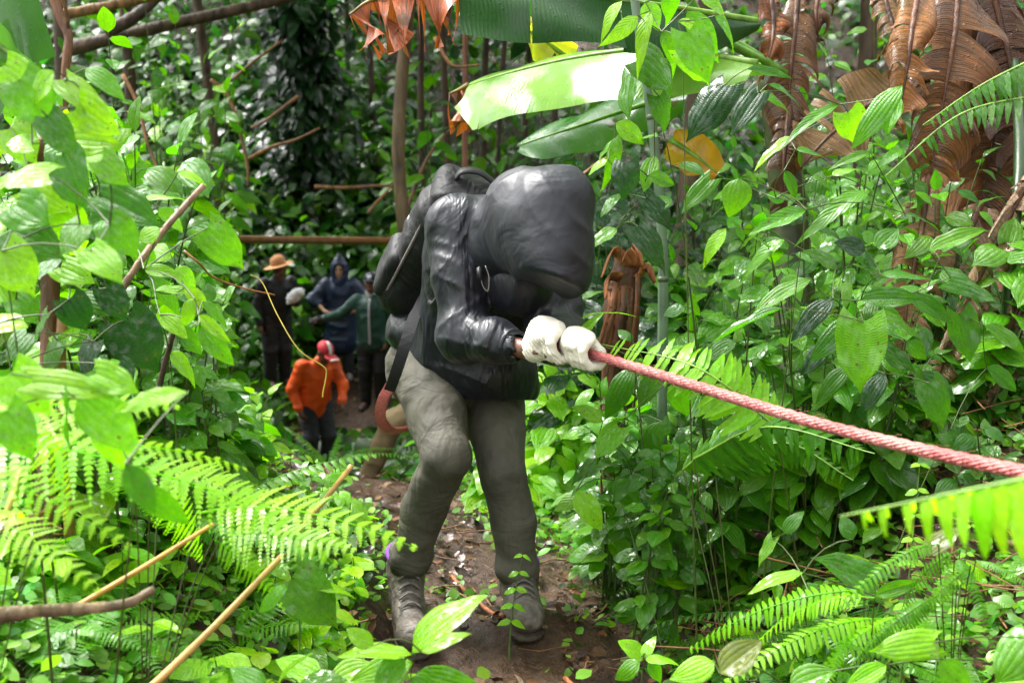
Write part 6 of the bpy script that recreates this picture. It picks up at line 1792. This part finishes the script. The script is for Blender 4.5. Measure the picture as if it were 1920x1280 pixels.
for x, d in ((250, 14), (400, 17), (120, 12), (1300, 9), (1620, 10), (1850, 9)):
    tree('broad-crowned forest tree standing in the thicket of the far slope', x, 250, d, .16, (RNG.normal(0, .03), 0), 8.5, (.9, .8, .6), GREEN, 1100, 2.6, 'forest trees of the far slope', .26)

# ------------------------------------------------------------------ keep the sight lines to the people open
KEEP = ((452, 580, 465, 705, 17.0, .95), (580, 745, 480, 790, 19.0, .97), (520, 632, 640, 870, 15.4, .93), (520, 615, 870, 912, 15.4, .6), (650, 760, 770, 925, 9.4, .95), (610, 740, 690, 800, 20, .7), (700, 1010, 300, 1250, 4.0, 1.0))
def open_view(P):
    px, py, d = project(P)
    keep = np.ones(len(P), bool)
    for (a, b, c, e, dd, pr) in KEEP:
        hit = (px > a - 8) & (px < b + 8) & (py > c - 8) & (py < e + 8) & (d < dd) & (RNG.random(len(P)) < pr)
        keep &= ~hit
    return keep

def add_stems_open(pl, kind, tips, size, col, **k):
    tips = np.asarray(tips, float)
    ok = open_view(tips)
    stems(pl, kind, tips[ok], size, col, **k)
    return ok.any()

class LeafGate:
    """Leaves of scattered plants that would hang in front of the people are not grown."""
_leaf = Plant.leaf
def gated(self, kind, pos, d, up, size, col, w=1.0, variant=None):
    tip = np.asarray(pos) + nrm(d) * size * .7
    if not open_view(np.stack([np.asarray(pos, float), tip])).all(): return
    _leaf(self, kind, pos, d, up, size, col, w, variant)
Plant.leaf = gated
GATE = True

# ------------------------------------------------------------------ thickets: each shrub on its own
def thicket(x0, x1, y0, y1, d0, d1, count, kinds, cols, label, group, size, ntip=(4, 6), nleaf=10, spreadpx=60, arch=.25, name='leafy_shrub', amt=.25):
    cells = []
    nx = max(1, int(round(math.sqrt(count * (x1 - x0) / max(1, (y1 - y0)))))); ny = max(1, int(math.ceil(count / nx)))
    for i in range(nx):
        for j in range(ny): cells.append((i, j))
    RNG.shuffle(cells)
    for (i, j) in cells[:count]:
        px = x0 + (x1 - x0) * (i + RNG.random()) / nx; py = y0 + (y1 - y0) * (j + RNG.random()) / ny
        d = RNG.uniform(d0, d1)
        c = at(px, py, d)
        g = on_ground(c[0], c[1])
        if g[2] > c[2] - 0.05:
            for _ in range(12):      # the slope is already in front: come nearer
                d *= .93; c = at(px, py, d); g = on_ground(c[0], c[1])
                if g[2] < c[2] - .05: break
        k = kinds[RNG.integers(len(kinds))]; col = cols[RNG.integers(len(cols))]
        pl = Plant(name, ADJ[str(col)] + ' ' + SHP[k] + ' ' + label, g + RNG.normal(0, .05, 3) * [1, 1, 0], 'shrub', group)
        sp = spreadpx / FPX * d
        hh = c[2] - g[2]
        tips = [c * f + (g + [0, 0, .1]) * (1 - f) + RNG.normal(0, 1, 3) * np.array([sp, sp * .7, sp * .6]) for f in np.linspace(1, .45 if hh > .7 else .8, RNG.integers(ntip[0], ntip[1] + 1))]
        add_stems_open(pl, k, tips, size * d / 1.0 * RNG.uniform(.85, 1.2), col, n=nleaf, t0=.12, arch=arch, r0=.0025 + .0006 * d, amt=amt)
        if pl.nl == 0:
            bpy.data.objects.remove(pl.e); continue
        pl.done(col=(.5, .45, .4))

# size is given as a fraction of depth: 0.017 -> about 40 px in the photograph
thicket(110, 430, 20, 460, 7.5, 12.0, 46, ['side', 'ovate', 'side'], [MID, BRIGHT, MID, GREEN], 'shrub in the tangled thicket below the leaning logs', 'shrubs of the thicket below the logs', .021)
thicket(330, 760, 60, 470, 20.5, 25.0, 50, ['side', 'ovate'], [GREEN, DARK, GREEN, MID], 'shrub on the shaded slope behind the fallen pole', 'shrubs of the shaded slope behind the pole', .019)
for k in range(40):       # ivy on the trunk
    tr_ = [o for o in bpy.data.objects if o.type == 'EMPTY' and o.get('label', '').startswith('dark tree wrapped')][0]
    bt = np.array(tr_.location); z = at(566, RNG.uniform(-60, 330), 20.4)[2]
    pl = Plant('ivy', 'hanging spray of dark ivy leaves on the ivy-wrapped tree', [bt[0], bt[1], z], 'ivy', 'ivy sprays of the wrapped tree')
    tips = [pl.base + np.array([RNG.normal(0, .42), RNG.uniform(-.8, -.1), RNG.uniform(-1.0, .1)]) for _ in range(3)]
    stems(pl, 'side' if k % 2 else 'lance', tips, .34, DEEP if k % 3 else DARK, n=8, t0=.1, arch=.15, droop=.6, r0=.006)
    pl.done(col=(.5, .4, .3))
thicket(700, 1180, 40, 380, 10.5, 14.5, 34, ['side', 'ovate'], [GREEN, DARK, MID], 'shrub among the thin trunks over the hooded head', 'shrubs among the thin trunks', .0175)
thicket(1040, 1500, 200, 620, 5.6, 7.5, 22, ['ovate', 'side', 'heart'], [MID, GREEN, GREEN, DARK], 'shrub filling the gap between bamboo cane and dead banana leaves', 'shrubs behind the bamboo cane', .021)
thicket(1480, 1930, 0, 560, 5.2, 7.0, 18, ['ovate', 'side'], [MID, GREEN, MID], 'shrub showing through the hanging dead banana leaves', 'shrubs behind the dead banana leaves', .020)
thicket(1250, 1920, 640, 850, 4.0, 5.2, 18, ['ovate', 'lance', 'side'], [GREEN, MID, MID], 'shrub low in the undergrowth of the bank beneath the rope', 'low shrubs of the bank under the rope', .022, spreadpx=50)
thicket(1280, 1920, 260, 620, 3.7, 4.3, 16, ['ovate', 'heart', 'lance'], [GREEN, MID, MID], 'shrub on the bank above the rope', 'oval-leaved shrubs above the rope', .026, spreadpx=70)
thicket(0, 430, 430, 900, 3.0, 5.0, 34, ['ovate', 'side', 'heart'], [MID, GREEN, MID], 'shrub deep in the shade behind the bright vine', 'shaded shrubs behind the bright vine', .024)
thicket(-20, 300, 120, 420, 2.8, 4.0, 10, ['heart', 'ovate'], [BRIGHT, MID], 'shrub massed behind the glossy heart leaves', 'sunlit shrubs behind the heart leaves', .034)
thicket(380, 520, 520, 930, 7.0, 13.0, 26, ['ovate', 'side', 'far'], [MID, GREEN, MID], 'shrub on the slope below the waiting people', 'shrubs on the slope below the people', .019)
thicket(420, 620, 760, 950, 5.0, 7.5, 16, ['ovate', 'side'], [BRIGHT, MID], 'shrub just in front of the person in orange', 'bright shrubs at the lip of the slope', .022)
thicket(980, 1080, 700, 900, 5.5, 8.0, 6, ['ovate', 'side'], [MID, BRIGHT], 'shrub between the dark trouser leg and the bank', 'shrubs in the gap beside the trouser leg', .022)
thicket(430, 760, 440, 700, 17.5, 21.0, 26, ['side'], [GREEN, MID, MID], 'shrub on the far bank right behind the waiting people', 'shrubs of the far bank', .014)
thicket(1110, 1270, 690, 790, 4.0, 4.4, 4, ['ovate', 'side'], [GREEN, MID], 'shrub hiding the foot of the rotten banana stump', 'shrubs at the foot of the stump', .024, spreadpx=35)
thicket(1190, 1290, 800, 930, 3.65, 3.8, 3, ['ovate'], [GREEN, MID], 'shrub hiding the foot of the bamboo cane', 'shrubs at the foot of the cane', .022, spreadpx=30)
print('thickets', round(time.time() - T0, 1), len(bpy.data.objects))

for k, (pts, d, lb) in enumerate((
    ([(420, 165), (440, 210), (462, 300), (466, 352)], 9.5, 'thin forked bare branch standing in the thicket near the dark ivy tree'),
    ([(462, 300), (510, 275), (555, 262), (600, 240)], 9.6, 'thin bare twig reaching sideways from the forked branch'),
    ([(230, 140), (258, 195), (275, 262), (300, 330)], 6.5, 'thin brown twig slanting down behind the uppermost bright leaves'),
    ([(395, 150), (420, 160), (470, 120), (530, 75)], 10.0, 'pale broken twig over the thicket below the logs'),
    ([(560, 180), (500, 225), (470, 240)], 10.5, 'dark slanting twig crossing the ivy tree'),
    ([(590, 350), (650, 352), (720, 348), (770, 352)], 11.5, 'dark level branch just above the fallen pole by the backpack'),
    ([(690, 400), (715, 370), (735, 350)], 11.4, 'short orange-brown twig rising from the fallen pole'),
    ([(815, 70), (840, 115), (860, 125), (900, 122)], 7.0, 'bent brown twig under the dark banana leaf'),
    ([(1090, 330), (1130, 300), (1170, 285)], 5.5, 'dry brown twig beside the top of the hood'),
    ([(760, 400), (800, 300), (850, 235)], 10.6, 'slanting mossy branch beside the mottled trunk'))):
    stick('twig', lb, [at(x, y, d) for x, y in pts], (.0022 * d * .8, .0012 * d * .8), 'bark', (2.4, 1.6, .9), 'twig', .1, 14, 6)
# big banana leaf edge and bright grass blades
be = Plant('banana_plant', 'dark banana plant with one big leaf arching in beyond the glossy heart leaves', root_at(-160, 900, 3.2))
banana_leaf(be.e, [at(-160, 300, 3.3), at(-90, 60, 3.2), at(-20, -20, 3.15), at(60, -60, 3.1)], .2, (.9, -.4, -.4), (-.5, .2, .5), .5, .5, 'banana', (.035, .12, .02), 41, 1, wf=lambda x: .22)
banana_leaf(be.e, [at(-140, 0, 3.0), at(-40, 60, 2.95), at(30, 110, 2.95), at(72, 150, 2.95)], .2, (.6, -.3, .6), (-.5, -.3, -.4), .3, .3, 'banana', (.07, .20, .03), 42, 0, wf=lambda x: .075 * (1.05 - x))
be.mb.tube(spline([be.base, at(-170, 500, 3.25), at(-150, 100, 3.2)], 10), np.linspace(.06, .04, 10), 10); be.done(col=(.8, .8, .7))

# ------------------------------------------------------------------ weeds beside the trail, each its own plant
def weeds(n, xr, yr, label, group, kinds, cols, size, nl=(5, 9), avoid=.25):
    k = 0
    for _ in range(n * 6):
        if k >= n: break
        x = RNG.uniform(*xr); y = RNG.uniform(*yr)
        if path_mask(np.array(x), np.array(y)) > avoid: continue
        b = on_ground(x, y); px, py, d = project(b)
        if not (-40 < px < 1960 and py < 1400): continue
        kd = kinds[RNG.integers(len(kinds))]; col = cols[RNG.integers(len(cols))]
        pl = Plant('weed', ADJ[str(col)] + ' ' + SHP[kd] + ' ' + label, b, 'weed', group)
        h = size * RNG.uniform(.4, 2.2)
        m = RNG.integers(*nl); ph = RNG.random() * 6
        top = b + np.array([RNG.normal(0, .02), RNG.normal(-.02, .02), h])
        pl.mb.tube(bez(b, (b + top) / 2 + RNG.normal(0, .01, 3), top, 5), .0016, 4, False)
        for i in range(m):
            a = ph + i * 2.4; o = np.array([math.cos(a), math.sin(a) - .3, .35])
            q = b + (top - b) * (.35 + .65 * i / m)
            pl.leaf(kd, q, o + [0, 0, -RNG.uniform(.1, .7)], np.array([RNG.normal(0, .2), RNG.normal(-.2, .2), 1.0]), size * RNG.uniform(.7, 1.3), jit(col, .22), RNG.uniform(.85, 1.2))
        if pl.nl == 0: bpy.data.objects.remove(pl.e); continue
        pl.done(); k += 1
weeds(150, (-1.7, -.3), (2.4, 5.0), 'weed in the carpet beside the leaning canes', 'weeds beside the canes', ['side', 'ovate', 'small', 'lance'], [BRIGHT, MID, LIME], .085)
weeds(100, (0.3, 2.1), (2.6, 5.6), 'weed among the ferns of the bank', 'weeds of the fern bank', ['side', 'ovate', 'small', 'lance'], [MID, GREEN, MID, BRIGHT], .08)
weeds(24, (-.9, .8), (4.4, 7.0), 'weed at the edge of the bare trail behind the climber', 'weeds edging the trail', ['side', 'ovate', 'small'], [MID, BRIGHT], .075, avoid=.6)
weeds(14, (-.4, .9), (3.1, 4.2), 'seedling on the bare mud of the trail', 'seedlings on the mud', ['small', 'ovate'], [MID, BRIGHT, GREEN], .035, (3, 6), avoid=2)
for i in range(5):
    sg = fern('small fern clump in the carpet of weeds below the mottled branch', root_at(*[(60, 1240), (220, 1215), (360, 1240), (430, 1130), (140, 1100)][i], [2.5, 2.7, 2.7, 3.0, 2.6][i]), 'lacy', 6, .2, MID, rise=.6, hgt=.03, group='small ferns below the branch')
for i in range(6):
    fern('small fern clump on the dark litter of the bank', root_at(*[(1180, 960), (1330, 1010), (1390, 940), (1490, 1060), (1850, 1150), (1700, 1000)][i], [4.2, 3.6, 3.9, 3.2, 2.7, 3.2][i]), 'lacy', 7, .24, GREEN, rise=.5, hgt=.03, group='small ferns of the bank litter')

# ------------------------------------------------------------------ what nobody could count
def scatter(n, xr, yr, hfun, dens=None):
    x = RNG.uniform(*xr, n); y = yr[0] + (yr[1] - yr[0]) * RNG.random(n) ** 1.3
    if dens is not None:
        k = RNG.random(n) < dens(x, y); x, y = x[k], y[k]
    z = ground(x, y) + hfun(x, y)
    P = np.stack([x, y, z], -1)
    px, py, d = project(P)
    P = P[(px > -120) & (px < 2040) & (py > -160) & (py < 1420)]
    return P[open_view(P)]
def clump(s, lo, hi, seed):
    return lambda x, y: np.clip((fbm(np.stack([x * s, y * s, 0 * x], -1), seed, 3) - lo) / (hi - lo), 0, 1)

def ground_cover():
    d1 = clump(1.6, .40, .58, 201)
    P = scatter(60000, (-2.6, 2.6), (2.2, 7.5), lambda x, y: .012 + .05 * RNG.random(len(x)) ** 1.5, lambda x, y: np.maximum(d1(x, y), .75 * (x < -.45)) * (1 - path_mask(x, y)) + .03)
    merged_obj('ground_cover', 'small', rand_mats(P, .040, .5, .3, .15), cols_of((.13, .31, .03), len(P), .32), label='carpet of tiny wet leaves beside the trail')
    P = scatter(16000, (-8, 8), (6.5, 13), lambda x, y: .03 + .25 * RNG.random(len(x)) ** 1.5, lambda x, y: clump(.8, .42, .58, 203)(x, y) * (1 - path_mask(x, y)))
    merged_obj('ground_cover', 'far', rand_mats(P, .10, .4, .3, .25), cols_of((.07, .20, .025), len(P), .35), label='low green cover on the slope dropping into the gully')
ground_cover()
def hillside():
    cl = clump(.35, .36, .62, 211)
    hf = lambda x, y: (.1 + 1.7 * RNG.random(len(x)) ** 1.4) * (.35 + .9 * cl(x, y))
    P = scatter(66000, (-14, 14), (15.5, 33), hf, lambda x, y: .30 + .70 * cl(x, y))
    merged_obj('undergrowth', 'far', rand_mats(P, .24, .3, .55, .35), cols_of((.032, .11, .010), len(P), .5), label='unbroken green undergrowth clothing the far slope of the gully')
    P = scatter(9000, (-9, 9), (10.0, 16), lambda x, y: (.05 + .8 * RNG.random(len(x)) ** 1.6), lambda x, y: clump(.7, .42, .60, 213)(x, y))
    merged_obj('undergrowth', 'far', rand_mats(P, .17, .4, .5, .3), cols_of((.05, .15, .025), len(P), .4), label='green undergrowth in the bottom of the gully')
hillside()
def litter():
    P = scatter(4200, (-2.2, 2.4), (2.8, 7.5), lambda x, y: .006 + .012 * RNG.random(len(x)))
    base = np.array([(.16, .075, .035), (.24, .10, .04), (.10, .05, .028), (.30, .17, .08)])[RNG.integers(0, 4, len(P))]
    merged_obj('fallen_leaves', 'litter', rand_mats(P, .045, .9, 0, .0), (base * RNG.uniform(.25, .75, (len(P), 1))).astype(np.float32), label='brown fallen leaves rotting on the mud')
    P = scatter(4200, (-5, 1.5), (13, 20), lambda x, y: .02 + .03 * RNG.random(len(x)))
    base = np.array([(.16, .085, .04), (.24, .12, .05), (.10, .05, .028), (.30, .19, .09)])[RNG.integers(0, 4, len(P))]
    merged_obj('fallen_leaves', 'litter', rand_mats(P, .11, .9, 0, .0), base.astype(np.float32), label='leaf litter on the slope at the feet of the waiting people')
    mb = MB()
    for P, L_ in ((scatter(700, (-2, 2.4), (2.8, 7.0), lambda x, y: .012 + .03 * RNG.random(len(x))), .12), (scatter(260, (.5, 2.4), (3.0, 5.5), lambda x, y: .03 + .12 * RNG.random(len(x))), .25)):
        for p in P:
            a = RNG.random() * 6.28; d = np.array([math.cos(a), math.sin(a), RNG.normal(0, .15)]) * L_ * RNG.uniform(.4, 1.3)
            mb.tube([p - d / 2, p + RNG.normal(0, .008, 3), p + d / 2], RNG.uniform(.0012, .0032), 4, False)
    put('twigs', mb.mesh('twigs', M['bark']), color=(2.2, 1.4, .8), kind='stuff', label='scattered thin twigs on the ground')
litter()
SC['n'] = len(bpy.data.objects)
print('all done', round(time.time() - T0, 1), len(bpy.data.objects))
